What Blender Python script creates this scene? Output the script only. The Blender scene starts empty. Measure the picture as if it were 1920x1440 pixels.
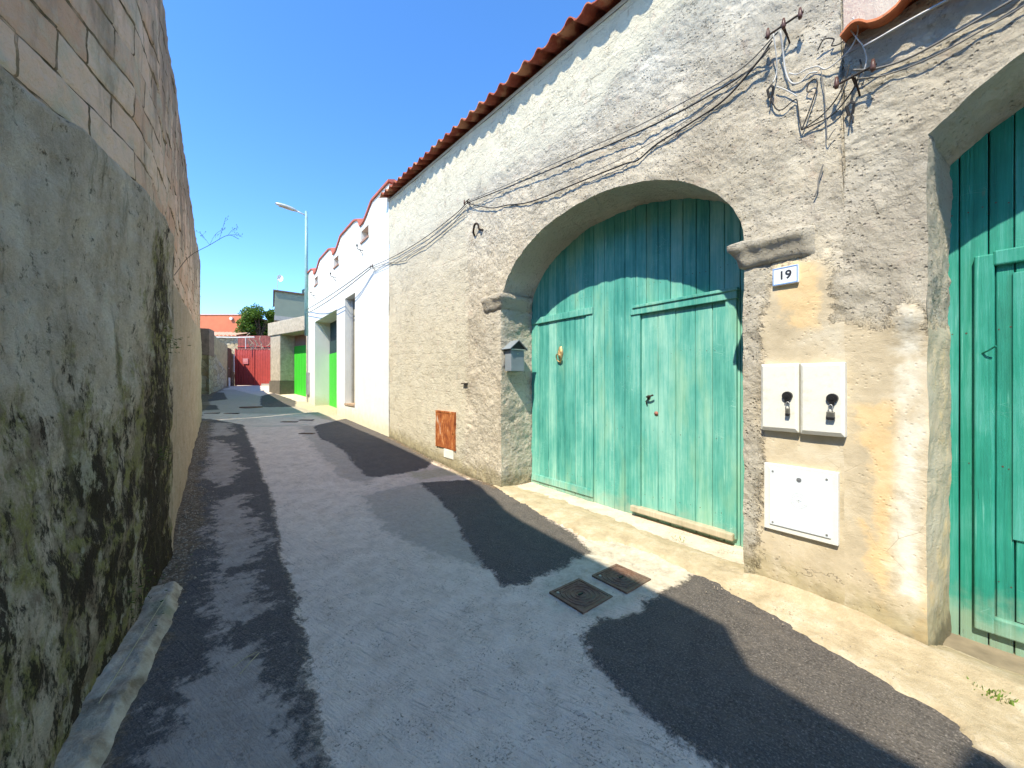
import bpy, math, random
import numpy as np
from mathutils import Vector, Matrix
R = math.radians
random.seed(7)
RNG = np.random.default_rng(11)
sc = bpy.context.scene
COL = sc.collection

# ------------------------------------------------------------------ noise (numpy)
_perm = np.random.default_rng(5).permutation(4096)
_gv = np.random.default_rng(6).normal(size=(4096, 3)); _gv /= np.linalg.norm(_gv, axis=1)[:, None]
def pnoise(p):
    i = np.floor(p).astype(np.int64); f = p - i
    u = f*f*f*(f*(f*6-15)+10)
    out = 0
    for dx in (0, 1):
        for dy in (0, 1):
            for dz in (0, 1):
                h = _perm[(i[:, 0]+dx) & 4095]; h = _perm[(h+i[:, 1]+dy) & 4095]; h = _perm[(h+i[:, 2]+dz) & 4095]
                g = _gv[h]
                d = (g*(f-np.array([dx, dy, dz]))).sum(1)
                w = (u[:, 0] if dx else 1-u[:, 0])*(u[:, 1] if dy else 1-u[:, 1])*(u[:, 2] if dz else 1-u[:, 2])
                out = out + w*d
    return out*1.6
def fbm(p, scale=1.0, octv=4, gain=.5, off=0.0):
    q = np.asarray(p, float)*scale + off*17.3 + np.array([3.1, 7.7, 1.3])
    s = 0; a = 1.0; n = 0
    for k in range(octv):
        s = s + a*pnoise(q); n += a; a *= gain; q = q*2.03+11.7
    return s/n
def ridged(p, scale, octv=3, off=0.0):
    q = np.asarray(p, float)*scale + off*9.1
    s = 0; a = 1.0; n = 0
    for k in range(octv):
        s = s + a*(1-np.abs(pnoise(q))*2); n += a; a *= .5; q = q*2.07+5.1
    return s/n
def sm(x, a, b):
    t = np.clip((x-a)/(b-a), 0, 1); return t*t*(3-2*t)
def sd_poly(X, Y, poly):
    """signed distance to a polygon, positive inside"""
    d = np.full(X.shape, 1e9); ins = np.zeros(X.shape, bool)
    n = len(poly)
    for k in range(n):
        x0, y0 = poly[k]; x1, y1 = poly[(k+1) % n]
        ex, ey = x1-x0, y1-y0
        t = np.clip(((X-x0)*ex+(Y-y0)*ey)/(ex*ex+ey*ey+1e-12), 0, 1)
        d = np.minimum(d, np.hypot(X-x0-t*ex, Y-y0-t*ey))
        c = ((y0 > Y) != (y1 > Y)) & (X < (x1-x0)*(Y-y0)/((y1-y0) if abs(y1-y0) > 1e-12 else 1e-12)+x0)
        ins ^= c
    return np.where(ins, d, -d)
def sd_multi(X, Y, polys):
    o = np.full(X.shape, -9.0)
    for p in polys: o = np.maximum(o, sd_poly(X, Y, p))
    return np.clip(o, -1, 1)

# ------------------------------------------------------------------ ground profile of the alley
HS = [(-200, 0.0), (-6, 0.0), (0, -.02), (1, 0), (4.3, 0), (5.5, .06), (7, .15), (9.1, .32), (12, .45), (18.9, .78), (22, 1.10), (26, 1.50), (30, 1.54), (60, 2.2), (250, 3.0)]
def hz(s): return np.interp(s, [a for a, b in HS], [b for a, b in HS])

# ------------------------------------------------------------------ objects
def thing(name, label, cat, loc=(0, 0, 0), group=None):
    o = bpy.data.objects.new(name, None); COL.objects.link(o)
    o.empty_display_size = .1
    o.location = loc; o['label'] = label; o['category'] = cat
    if group: o['group'] = group
    return o
def tag(o, label=None, cat=None, group=None, kind=None):
    if label: o['label'] = label
    if cat: o['category'] = cat
    if group: o['group'] = group
    if kind: o['kind'] = kind
    return o
def wloc(o):
    v = Vector((0, 0, 0))
    while o is not None:
        v = v+o.location; o = o.parent
    return v
def link(name, me, mat, parent=None, loc=None, smooth=False):
    o = bpy.data.objects.new(name, me); COL.objects.link(o)
    if mat is not None: me.materials.append(mat)
    if parent is not None: o.parent = parent
    if smooth:
        me.polygons.foreach_set('use_smooth', [True]*len(me.polygons))
    return o
def mesh_obj(name, V, F, mat, parent=None, smooth=False, origin=None, attrs=None, bevel=0):
    """V in world coordinates; the object's own origin = origin (world) or the parent's."""
    V = np.asarray(V, float)
    base = np.array(wloc(parent)) if parent is not None else np.zeros(3)
    org = np.array(origin, float) if origin is not None else (base if parent is not None else np.zeros(3))
    me = bpy.data.meshes.new(name)
    me.from_pydata((V-org).tolist(), [], F if isinstance(F, list) else F.tolist())
    me.update()
    if attrs:
        for k, a in attrs.items():
            at = me.attributes.new(k, 'FLOAT', 'POINT'); at.data.foreach_set('value', np.asarray(a, np.float32))
    o = link(name, me, mat, parent, smooth=smooth)
    o.location = Vector(org-base)
    if bevel:
        m = o.modifiers.new('bevel', 'BEVEL'); m.width = bevel; m.segments = 2; m.limit_method = 'ANGLE'; m.angle_limit = R(40)
    return o

class MB:
    """collects shapes into ONE mesh"""
    def __init__(s): s.V = []; s.F = []
    def add(s, V, F):
        n = len(s.V); s.V += [tuple(v) for v in V]; s.F += [tuple(i+n for i in f) for f in F]; return s
    def box(s, x0, x1, y0, y1, z0, z1, M=None):
        V = [(x, y, z) for z in (z0, z1) for y in (y0, y1) for x in (x0, x1)]
        F = [(0, 2, 3, 1), (4, 5, 7, 6), (0, 1, 5, 4), (2, 6, 7, 3), (0, 4, 6, 2), (1, 3, 7, 5)]
        if M is not None: V = [tuple(M @ Vector(v)) for v in V]
        return s.add(V, F)
    def tube(s, pts, r, n=8, cap=True, radii=None):
        pts = [Vector(p) for p in pts]; V = []; F = []
        up = Vector((0, 0, 1)); prev = None
        for i, p in enumerate(pts):
            t = (pts[min(i+1, len(pts)-1)]-pts[max(i-1, 0)])
            t = t.normalized() if t.length > 1e-9 else Vector((0, 0, 1))
            if prev is None:
                a = t.cross(up)
                if a.length < .01: a = t.cross(Vector((1, 0, 0)))
                a.normalize()
            else:
                a = prev-t*prev.dot(t)
                if a.length < 1e-6: a = t.orthogonal()
                a.normalize()
            prev = a; b = t.cross(a)
            rr = radii[i] if radii else r
            for k in range(n):
                g = 2*math.pi*k/n
                V.append(p+a*(math.cos(g)*rr)+b*(math.sin(g)*rr))
        for i in range(len(pts)-1):
            for k in range(n):
                F.append((i*n+k, i*n+(k+1) % n, (i+1)*n+(k+1) % n, (i+1)*n+k))
        if cap:
            F.append(tuple(range(n))[::-1]); F.append(tuple((len(pts)-1)*n+k for k in range(n)))
        return s.add(V, F)
    def disc(s, c, axis, r, t, n=24, r2=None):
        c = Vector(c); axis = Vector(axis).normalized()
        return s.tube([c, c+axis*t], r, n, radii=[r, r if r2 is None else r2])
    def prism(s, poly, f0, f1):
        """poly: list of 2-D points; f0,f1 map (a,b)->world for the two caps"""
        n = len(poly)
        V = [f0(a, b) for a, b in poly]+[f1(a, b) for a, b in poly]
        F = [tuple(range(n))[::-1], tuple(range(n, 2*n))]+[(i, (i+1) % n, n+(i+1) % n, n+i) for i in range(n)]
        return s.add(V, F)
    def build(s, name, mat, parent=None, smooth=False, bevel=0, origin=None):
        return mesh_obj(name, s.V, s.F, mat, parent, smooth, origin, None, bevel)
def grid_faces(nu, nv, keep=None, flip=False):
    i = np.arange(nu-1)[:, None]; j = np.arange(nv-1)[None, :]
    a = (i*nv+j).ravel(); b = ((i+1)*nv+j).ravel(); c = ((i+1)*nv+j+1).ravel(); d = (i*nv+j+1).ravel()
    F = np.stack([a, b, c, d] if not flip else [d, c, b, a], 1)
    if keep is not None: F = F[keep.ravel()]
    return F
def arc_smooth(pts, n=6):
    """Catmull-Rom through points"""
    P = [Vector(p) for p in pts]; P = [P[0]*2-P[1]]+P+[P[-1]*2-P[-2]]; out = []
    for i in range(1, len(P)-2):
        for k in range(n):
            t = k/n
            out.append(.5*((2*P[i])+(-P[i-1]+P[i+1])*t+(2*P[i-1]-5*P[i]+4*P[i+1]-P[i+2])*t*t+(-P[i-1]+3*P[i]-3*P[i+1]+P[i+2])*t**3))
    out.append(P[-2]); return out

# ------------------------------------------------------------------ material helper
class N:
    def __init__(s, name, rough=.85, spec=.3):
        s.m = bpy.data.materials.new(name); s.m.use_nodes = True; s.nt = s.m.node_tree
        s.b = s.nt.nodes['Principled BSDF']; s.b.inputs['Roughness'].default_value = rough
        s.b.inputs['Specular IOR Level'].default_value = spec
        s.tc = s.nt.nodes.new('ShaderNodeTexCoord').outputs['Object']
    def n(s, t): return s.nt.nodes.new(t)
    def l(s, a, b): s.nt.links.new(a, b)
    def put(s, sock, v):
        if isinstance(v, bpy.types.NodeSocket): s.l(v, sock)
        elif isinstance(v, (tuple, list)):
            sock.default_value = tuple(v)+((1,) if len(v) == 3 and len(sock.default_value) == 4 else ())
        else: sock.default_value = v
    def map(s, scale=(1, 1, 1), rot=(0, 0, 0), loc=(0, 0, 0), vec=None):
        m = s.n('ShaderNodeMapping'); s.l(vec or s.tc, m.inputs[0]); m.inputs['Scale'].default_value = scale; m.inputs['Rotation'].default_value = rot; m.inputs['Location'].default_value = loc
        return m.outputs[0]
    def noise(s, scale, detail=4, rough=.55, vec=None, dist=0):
        m = s.n('ShaderNodeTexNoise'); s.l(vec or s.tc, m.inputs['Vector'])
        m.inputs['Scale'].default_value = scale; m.inputs['Detail'].default_value = detail; m.inputs['Roughness'].default_value = rough; m.inputs['Distortion'].default_value = dist
        return m.outputs['Fac']
    def vor(s, scale, feat='F1', vec=None, out='Distance', rnd=1):
        m = s.n('ShaderNodeTexVoronoi'); s.l(vec or s.tc, m.inputs['Vector']); m.feature = feat
        m.inputs['Scale'].default_value = scale; m.inputs['Randomness'].default_value = rnd
        return m.outputs[out]
    def math(s, op, a, b=0.0, c=None, clamp=False):
        m = s.n('ShaderNodeMath'); m.operation = op; m.use_clamp = clamp
        s.put(m.inputs[0], a); s.put(m.inputs[1], b)
        if c is not None: s.put(m.inputs[2], c)
        return m.outputs[0]
    def step(s, v, a, b, lo=0, hi=1):
        m = s.n('ShaderNodeMapRange'); m.interpolation_type = 'SMOOTHSTEP'
        s.put(m.inputs['Value'], v); m.inputs['From Min'].default_value = a; m.inputs['From Max'].default_value = b
        m.inputs['To Min'].default_value = lo; m.inputs['To Max'].default_value = hi
        return m.outputs[0]
    def mix(s, f, a, b, mode='MIX'):
        m = s.n('ShaderNodeMix'); m.data_type = 'RGBA'; m.blend_type = mode; m.clamp_factor = True
        s.put(m.inputs[0], f); s.put(m.inputs[6], a); s.put(m.inputs[7], b)
        return m.outputs[2]
    def ramp(s, f, stops):
        m = s.n('ShaderNodeValToRGB'); s.put(m.inputs[0], f); e = m.color_ramp.elements
        while len(e) < len(stops): e.new(.5)
        for el, (p, c) in zip(e, stops): el.position = p; el.color = tuple(c)+(1,)
        return m.outputs[0]
    def attr(s, name):
        m = s.n('ShaderNodeAttribute'); m.attribute_name = name; return m.outputs['Fac']
    def axis(s, k, vec=None):
        m = s.n('ShaderNodeSeparateXYZ'); s.l(vec or s.tc, m.inputs[0]); return m.outputs[k]
    def bump(s, h, dist=.01, strength=1.0, normal=None):
        m = s.n('ShaderNodeBump'); s.put(m.inputs['Height'], h); m.inputs['Distance'].default_value = dist; m.inputs['Strength'].default_value = strength
        if normal is not None: s.l(normal, m.inputs['Normal'])
        return m.outputs[0]
    def done(s, col, normal=None, rough=None, metal=None):
        s.put(s.b.inputs['Base Color'], col)
        if normal is not None: s.l(normal, s.b.inputs['Normal'])
        if rough is not None: s.put(s.b.inputs['Roughness'], rough)
        if metal is not None: s.put(s.b.inputs['Metallic'], metal)
        return s.m
def plain(name, col, rough=.6, metal=0, var=.12, scale=6, bump=.002, bscale=60, dirt=None):
    """a painted / metal / plastic surface with uneven tone and a little relief"""
    a = N(name, rough)
    n1 = a.noise(scale, 5, .6); n2 = a.noise(bscale, 3)
    lo = tuple(c*(1-var) for c in col); hi = tuple(min(1, c*(1+var)) for c in col)
    c = a.ramp(n1, [(.3, lo), (.7, hi)])
    if dirt: c = a.mix(a.step(a.noise(scale*2.3, 6, .7), .52, .72), c, dirt)
    return a.done(c, a.bump(n2, bump), a.step(n1, .2, .8, rough-.08, min(1, rough+.1)), metal)

# --- big surfaces
def mat_right_wall():
    a = N('lime_plaster', .95, .15)
    S = a.attr('smooth'); B = a.attr('block'); O = a.attr('ochre'); W = a.attr('wash'); G = a.attr('grey'); D = a.attr('base')
    big = a.noise(.9, 5, .6); mid = a.noise(4.5, 6, .65); fine = a.noise(34, 5, .7)
    col = a.ramp(big, [(.3, (.47, .405, .30)), (.5, (.57, .505, .385)), (.72, (.56, .52, .42))])
    col = a.mix(a.step(mid, .58, .80), col, (.50, .43, .30))
    col = a.mix(a.math('MULTIPLY', a.step(a.axis(2), 3.4, 5.2), .7), col, (.58, .55, .46))
    col = a.mix(a.math('MULTIPLY', B, .6), col, a.ramp(mid, [(.35, (.48, .44, .33)), (.65, (.56, .52, .39))]))
    pin = a.step(a.noise(7, 3), .60, .68)
    col = a.mix(a.math('MULTIPLY', pin, .35), col, (.52, .39, .30))
    gm = a.step(a.math('ADD', G, a.math('MULTIPLY', a.math('SUBTRACT', mid, .5), .5)), -.06, .1)
    col = a.mix(a.math('MULTIPLY', gm, .55), col, (.50, .46, .38))
    # smooth cement / ochre wash low on the pier
    nz = a.math('MULTIPLY', a.math('SUBTRACT', a.noise(6, 6, .65), .5), .28)
    ms = a.step(a.math('ADD', S, nz), -.04, .04)
    sc_ = a.ramp(a.noise(3.0, 7, .62), [(.3, (.40, .335, .23)), (.5, (.51, .43, .30)), (.7, (.58, .52, .40))])
    mo = a.step(a.math('ADD', O, a.math('MULTIPLY', nz, 1.2)), -.03, .05)
    sc_ = a.mix(a.math('MULTIPLY', mo, .8), sc_, a.ramp(mid, [(.35, (.62, .43, .21)), (.65, (.67, .51, .29))]))
    mw = a.math('MULTIPLY', a.step(a.math('ADD', W, a.math('MULTIPLY', nz, 1.0)), -.05, .07), a.step(a.noise(1.8, 6, .65, a.map((1, 1, .6), loc=(2, 2, 2))), .36, .52))
    sc_ = a.mix(a.math('MULTIPLY', mw, .85), sc_, (.72, .70, .61))
    hair = a.step(a.vor(5.5, 'DISTANCE_TO_EDGE', a.map((1, 1, 1), vec=None)), .0, .012, 1, 0)
    hair = a.math('MULTIPLY', hair, a.step(a.noise(2.2, 2), .55, .65))
    sc_ = a.mix(a.math('MULTIPLY', hair, .5), sc_, (.25, .2, .13))
    col = a.mix(ms, col, sc_)
    msc = ms
    # dark pinholes and spots, tide of damp and moss at the foot
    spots = a.step(a.math('ADD', a.vor(26), a.math('MULTIPLY', a.noise(3, 2), .35)), .23, .17)
    col = a.mix(a.math('MULTIPLY', spots, a.math('SUBTRACT', .75, a.math('MULTIPLY', ms, .6))), col, (.17, .15, .11))
    dn = a.step(a.math('ADD', D, a.math('MULTIPLY', a.math('SUBTRACT', a.noise(5, 6, .7), .5), .55)), .34, .10)
    col = a.mix(a.math('MULTIPLY', dn, .72), col, a.ramp(a.noise(9, 4), [(.35, (.20, .17, .09)), (.6, (.34, .29, .16))]))
    dk = a.step(a.math('ADD', D, a.math('MULTIPLY', a.math('SUBTRACT', a.noise(11, 6, .7), .5), .22)), .09, .01)
    col = a.mix(a.math('MULTIPLY', dk, .55), col, (.07, .065, .04))
    cb = a.n('ShaderNodeCombineXYZ'); a.l(a.math('ADD', a.axis(1), a.math('MULTIPLY', a.noise(6, 4), .03)), cb.inputs[0]); a.l(a.math('ADD', a.axis(2), a.math('ADD', a.math('MULTIPLY', a.axis(1), -.05), a.math('MULTIPLY', a.noise(5, 4, vec=a.map(loc=(3, 3, 3))), .035))), cb.inputs[1])
    bk = a.n('ShaderNodeTexBrick'); a.l(cb.outputs[0], bk.inputs['Vector']); bk.offset = .5
    for k_, v_ in (('Scale', 1), ('Brick Width', .50), ('Row Height', .235), ('Mortar Size', .009), ('Mortar Smooth', .6)): bk.inputs[k_].default_value = v_
    jn = a.math('MULTIPLY', a.math('MULTIPLY', bk.outputs['Fac'], B), a.step(a.noise(3.5, 6, .7), .44, .62))
    col = a.mix(a.math('MULTIPLY', jn, .40), col, (.30, .27, .20))
    runs = a.step(a.noise(1.0, 7, .7, a.map((1, 4.5, .5))), .54, .74)
    col = a.mix(a.math('MULTIPLY', runs, .35), col, (.40, .36, .28))
    crk = a.math('MULTIPLY', a.step(a.math('ABSOLUTE', a.math('SUBTRACT', a.noise(1.7, 6, .62, a.map((1, 1, 1.6), loc=(5, 5, 1))), .5)), .0065, .001), a.step(a.noise(1.1, 3, .5, a.map(loc=(3, 0, 7))), .50, .56))
    col = a.mix(a.math('MULTIPLY', crk, .35), col, (.16, .13, .09))
    rb = a.math('SUBTRACT', 1.0, a.math('MULTIPLY', ms, .88))
    rb2 = a.math('MULTIPLY', rb, a.math('SUBTRACT', 1.0, a.math('MULTIPLY', B, .68)))
    h = a.math('MULTIPLY', a.math('ADD', a.math('MULTIPLY', a.noise(13, 9, .78), .7), a.math('MULTIPLY', a.math('SUBTRACT', .5, a.vor(24, 'SMOOTH_F1')), .35)), rb2)
    h2 = a.math('MULTIPLY', fine, rb)
    # pits: sharp little holes of the thrown plaster
    pit = a.math('MULTIPLY', a.step(a.vor(32), .34, .10), a.math('MULTIPLY', rb2, a.step(a.noise(5, 4), .42, .60)))
    tr = a.math('MULTIPLY', a.math('MULTIPLY', a.noise(1.0, 6, .68, a.map((3, 5, 15)), 1.2), a.step(a.noise(1.4, 4, .6, a.map(loc=(8, 1, 4))), .42, .60)), rb2)
    nrm = a.bump(tr, .060, .85)
    nrm = a.bump(a.math('MULTIPLY', h, a.step(a.noise(1.9, 4, .6, a.map(loc=(1, 6, 2))), .34, .60, .30, 1.15)), .060, .85, nrm)
    nrm = a.bump(a.math('ADD', a.math('MULTIPLY', jn, -1), a.math('MULTIPLY', crk, -1.2)), .008, .8, nrm)
    nrm = a.bump(h2, .018, .9, nrm)
    nrm = a.bump(a.math('MULTIPLY', pit, -1), .02, .9, nrm); col = a.mix(a.math('MULTIPLY', pit, .35), col, (.25, .21, .15))
    nrm = a.bump(a.math('ADD', ms, a.math('MULTIPLY', hair, -.6)), .003, .5, nrm)
    return a.done(col, nrm)
def mat_left_render():
    a = N('mouldy_render', .95, .2)
    M = a.attr('mold'); FAR = a.attr('far')
    st = a.map((1.6, 1.0, .6)); big = a.noise(1.7, 6, .62, st); mid = a.noise(5, 8, .68, st); fine = a.noise(38, 5, .7)
    col = a.ramp(mid, [(.3, (.46, .36, .235)), (.48, (.66, .54, .38)), (.66, (.80, .69, .51))])
    col = a.mix(a.step(big, .5, .68), col, (.56, .44, .29))
    far = a.ramp(mid, [(.3, (.54, .41, .26)), (.7, (.70, .57, .39))])
    col = a.mix(FAR, col, far)
    g = a.math('ADD', a.math('MULTIPLY', a.math('SUBTRACT', a.noise(4.4, 12, .78, st, .1), .5), 3.2), M)
    gs = a.step(g, .30, .75)
    gree = a.ramp(a.noise(4.3, 7, .65), [(.34, (.24, .16, .10)), (.45, (.28, .22, .13)), (.55, (.30, .28, .06)), (.61, (.16, .12, .07)), (.72, (.46, .39, .26))])
    col = a.mix(a.math('MULTIPLY', gs, .85), col, gree)
    dk = a.step(a.math('ADD', a.math('MULTIPLY', a.math('SUBTRACT', a.noise(6.5, 12, .80, st, .1), .5), 5.2), M), .58, .92)
    col = a.mix(a.math('MULTIPLY', dk, .93), col, (.036, .024, .013))
    flk = a.math('MULTIPLY', a.step(a.noise(6.3, 8, .7, a.map((1, 1, .6), loc=(3, 1, 2))), .61, .65), a.step(M, .25, .5))
    col = a.mix(a.math('MULTIPLY', flk, .9), col, (.60, .52, .37))
    sp = a.step(a.math('ADD', a.vor(30), a.math('MULTIPLY', a.noise(4, 3), .4)), .27, .20)
    col = a.mix(a.math('MULTIPLY', sp, .6), col, (.07, .06, .03))
    fl = a.step(a.noise(15, 9, .8, a.map((1, 1, .7), loc=(6, 2, 8))), .575, .64)
    col = a.mix(a.math('MULTIPLY', fl, a.math('SUBTRACT', .75, a.math('MULTIPLY', FAR, .45))), col, (.075, .06, .03))
    stk = a.math('MULTIPLY', a.step(a.noise(1.0, 8, .72, a.map((3, 7, .7))), .54, .66), a.math('SUBTRACT', 1.0, a.math('MULTIPLY', FAR, .5)))
    col = a.mix(a.math('MULTIPLY', stk, .55), col, (.15, .13, .065))
    pk = a.math('MULTIPLY', a.step(a.noise(2.6, 9, .72, a.map(loc=(1, 9, 4))), .57, .62), a.math('SUBTRACT', 1.0, dk))
    col = a.mix(a.math('MULTIPLY', pk, .55), col, (.66, .60, .44))
    nrm = a.bump(a.math('SUBTRACT', a.noise(8, 10, .78), a.math('MULTIPLY', fl, .25)), .08, .9)
    nrm = a.bump(a.math('SUBTRACT', a.math('ADD', fine, flk), a.math('MULTIPLY', dk, .5)), .02, .8, nrm)
    return a.done(col, nrm)
def mat_blocks():
    a = N('tuff_blocks', .95, .15)
    cm = a.n('ShaderNodeCombineXYZ'); nzx = a.math('MULTIPLY', a.math('SUBTRACT', a.noise(5, 3), .5), .035)
    a.l(a.math('ADD', a.attr('arc'), nzx), cm.inputs[0]); a.l(a.math('ADD', a.axis(2), a.math('MULTIPLY', a.math('SUBTRACT', a.noise(4, 3, vec=a.map(loc=(9, 4, 2))), .5), .03)), cm.inputs[1])
    br = a.n('ShaderNodeTexBrick'); a.l(cm.outputs[0], br.inputs['Vector'])
    br.offset = .5; br.inputs['Scale'].default_value = 1; br.inputs['Brick Width'].default_value = .47; br.inputs['Row Height'].default_value = .213
    br.inputs['Mortar Size'].default_value = .0085; br.inputs['Mortar Smooth'].default_value = .3; br.inputs['Bias'].default_value = 0
    br.inputs['Color1'].default_value = (.30, .30, .30, 1); br.inputs['Color2'].default_value = (.75, .75, .75, 1); br.inputs['Mortar'].default_value = (.5, .5, .5, 1)
    tone = a.ramp(br.outputs['Color'], [(.3, (.56, .35, .22)), (.55, (.67, .46, .31)), (.75, (.72, .53, .37))])
    st = a.map((1, 1, .25)); mid = a.noise(3.2, 8, .68)
    col = a.mix(a.step(mid, .45, .7), tone, (.50, .42, .29))
    dirt = a.step(a.math('ADD', a.noise(2.2, 8, .7, st), a.math('MULTIPLY', a.math('SUBTRACT', a.axis(2), 3.5), .14)), .47, .68)
    col = a.mix(a.math('MULTIPLY', dirt, .70), col, (.17, .13, .085))
    mo = br.outputs['Fac']
    mk = a.math('MULTIPLY', mo, a.step(a.noise(6, 4), .34, .55, .45, 1))
    col = a.mix(mk, col, a.ramp(a.noise(9, 3), [(.4, (.10, .07, .035)), (.65, (.25, .18, .10))]))
    nrm = a.bump(a.math('SUBTRACT', a.noise(9, 7, .65), a.math('MULTIPLY', mk, .75)), .035, 1.0)
    nrm = a.bump(a.noise(55, 4, .7), .006, .8, nrm)
    return a.done(col, nrm)
def mat_road():
    a = N('patched_road', .92, .25)
    A = a.attr('asph'); Md = a.attr('med'); L = a.attr('dust'); W = a.attr('screed'); Sn = a.attr('sand_sun'); Lf = a.attr('dirt')
    n1 = a.noise(5, 8, .68); n2 = a.noise(14, 6, .7); n3 = a.noise(90, 4, .7); n4 = a.noise(1.3, 4, .6)
    con = a.ramp(n1, [(.3, (.56, .45, .34)), (.5, (.71, .58, .45)), (.7, (.79, .66, .52))])
    con = a.mix(a.math('MULTIPLY', a.step(n4, .45, .7), .5), con, (.64, .51, .40))
    # crosswise broom marks and dark pits of worn concrete
    bm = a.noise(1.0, 4, .65, a.map((6, 44, 1), vec=a.map(rot=(0, 0, R(71)))), .9)
    con = a.mix(a.math('MULTIPLY', a.step(bm, .55, .68), a.math('MULTIPLY', a.step(n4, .40, .6), .42)), con, (.15, .14, .125))
    pit = a.math('MULTIPLY', a.step(a.noise(75, 5, .8), .56, .63), a.step(a.noise(7, 8, .75), .46, .58))
    con = a.mix(a.math('MULTIPLY', pit, .75), con, (.09, .085, .08))
    pit2 = a.math('MULTIPLY', a.step(a.noise(28, 6, .8, a.map(loc=(5, 2, 0))), .63, .68), a.step(n1, .48, .60))
    con = a.mix(a.math('MULTIPLY', pit2, .7), con, (.06, .055, .05))
    scr = a.ramp(a.noise(9, 9, .75), [(.32, (.40, .34, .25)), (.5, (.56, .49, .37)), (.68, (.68, .61, .48))])
    con = a.mix(a.step(a.math('ADD', W, a.math('MULTIPLY', a.math('SUBTRACT', n1, .5), .5)), -.05, .06), con, scr)
    sand_sun_col = a.ramp(n2, [(.3, (.42, .35, .22)), (.7, (.55, .48, .34))])
    con = a.mix(a.step(a.math('ADD', Sn, a.math('MULTIPLY', a.math('SUBTRACT', n1, .5), .9)), -.06, .08), con, sand_sun_col)
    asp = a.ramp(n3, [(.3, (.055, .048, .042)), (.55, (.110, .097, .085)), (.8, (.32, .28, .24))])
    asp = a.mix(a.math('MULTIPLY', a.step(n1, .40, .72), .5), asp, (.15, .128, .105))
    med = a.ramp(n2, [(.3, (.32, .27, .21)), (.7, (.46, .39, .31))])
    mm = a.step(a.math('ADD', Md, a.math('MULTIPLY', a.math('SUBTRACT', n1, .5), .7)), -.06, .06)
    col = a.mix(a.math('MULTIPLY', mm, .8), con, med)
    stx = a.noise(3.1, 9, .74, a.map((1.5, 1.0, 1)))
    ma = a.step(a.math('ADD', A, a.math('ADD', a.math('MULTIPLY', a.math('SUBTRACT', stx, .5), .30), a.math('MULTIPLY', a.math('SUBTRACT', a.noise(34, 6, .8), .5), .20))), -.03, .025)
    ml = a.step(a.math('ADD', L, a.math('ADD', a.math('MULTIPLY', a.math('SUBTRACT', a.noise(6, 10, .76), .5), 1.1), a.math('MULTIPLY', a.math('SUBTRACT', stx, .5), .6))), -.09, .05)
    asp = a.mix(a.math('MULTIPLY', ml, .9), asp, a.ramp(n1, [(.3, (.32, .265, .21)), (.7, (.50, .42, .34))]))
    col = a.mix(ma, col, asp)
    ag = a.math('MULTIPLY', a.step(a.vor(48, out='Distance'), .22, .12), ma)
    col = a.mix(a.math('MULTIPLY', ag, .5), col, (.30, .265, .22))
    df = a.step(a.math('ADD', Lf, a.math('MULTIPLY', a.math('SUBTRACT', n2, .5), .35)), -.04, .08)
    col = a.mix(a.math('MULTIPLY', df, .8), col, a.ramp(a.noise(30, 4, .7), [(.35, (.07, .05, .025)), (.52, (.18, .12, .06)), (.68, (.44, .34, .22))]))
    nrm = a.bump(a.math('ADD', a.math('ADD', n2, a.math('MULTIPLY', bm, -.6)), a.math('MULTIPLY', ma, .5)), .016, .95)
    nrm = a.bump(a.math('SUBTRACT', n3, a.math('ADD', pit, pit2)), .006, .9, nrm)
    return a.done(col, nrm)
def mat_sand():
    a = N('sandy_cement', .95, .15)
    n1 = a.noise(5, 10, .76); n2 = a.noise(24, 8, .75)
    col = a.ramp(n1, [(.3, (.34, .27, .165)), (.5, (.48, .39, .25)), (.7, (.60, .53, .40))])
    col = a.mix(a.math('MULTIPLY', a.step(a.noise(2.1, 6, .65, a.map((2.5, 1, 1))), .55, .7), .6), col, (.34, .27, .16))
    sp = a.math('MULTIPLY', a.step(a.vor(45), .24, .12), a.step(n1, .5, .62))
    col = a.mix(a.math('MULTIPLY', sp, .7), col, (.14, .10, .06))
    return a.done(col, a.bump(a.math('ADD', n1, a.math('MULTIPLY', n2, .35)), .03, .9))
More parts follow.
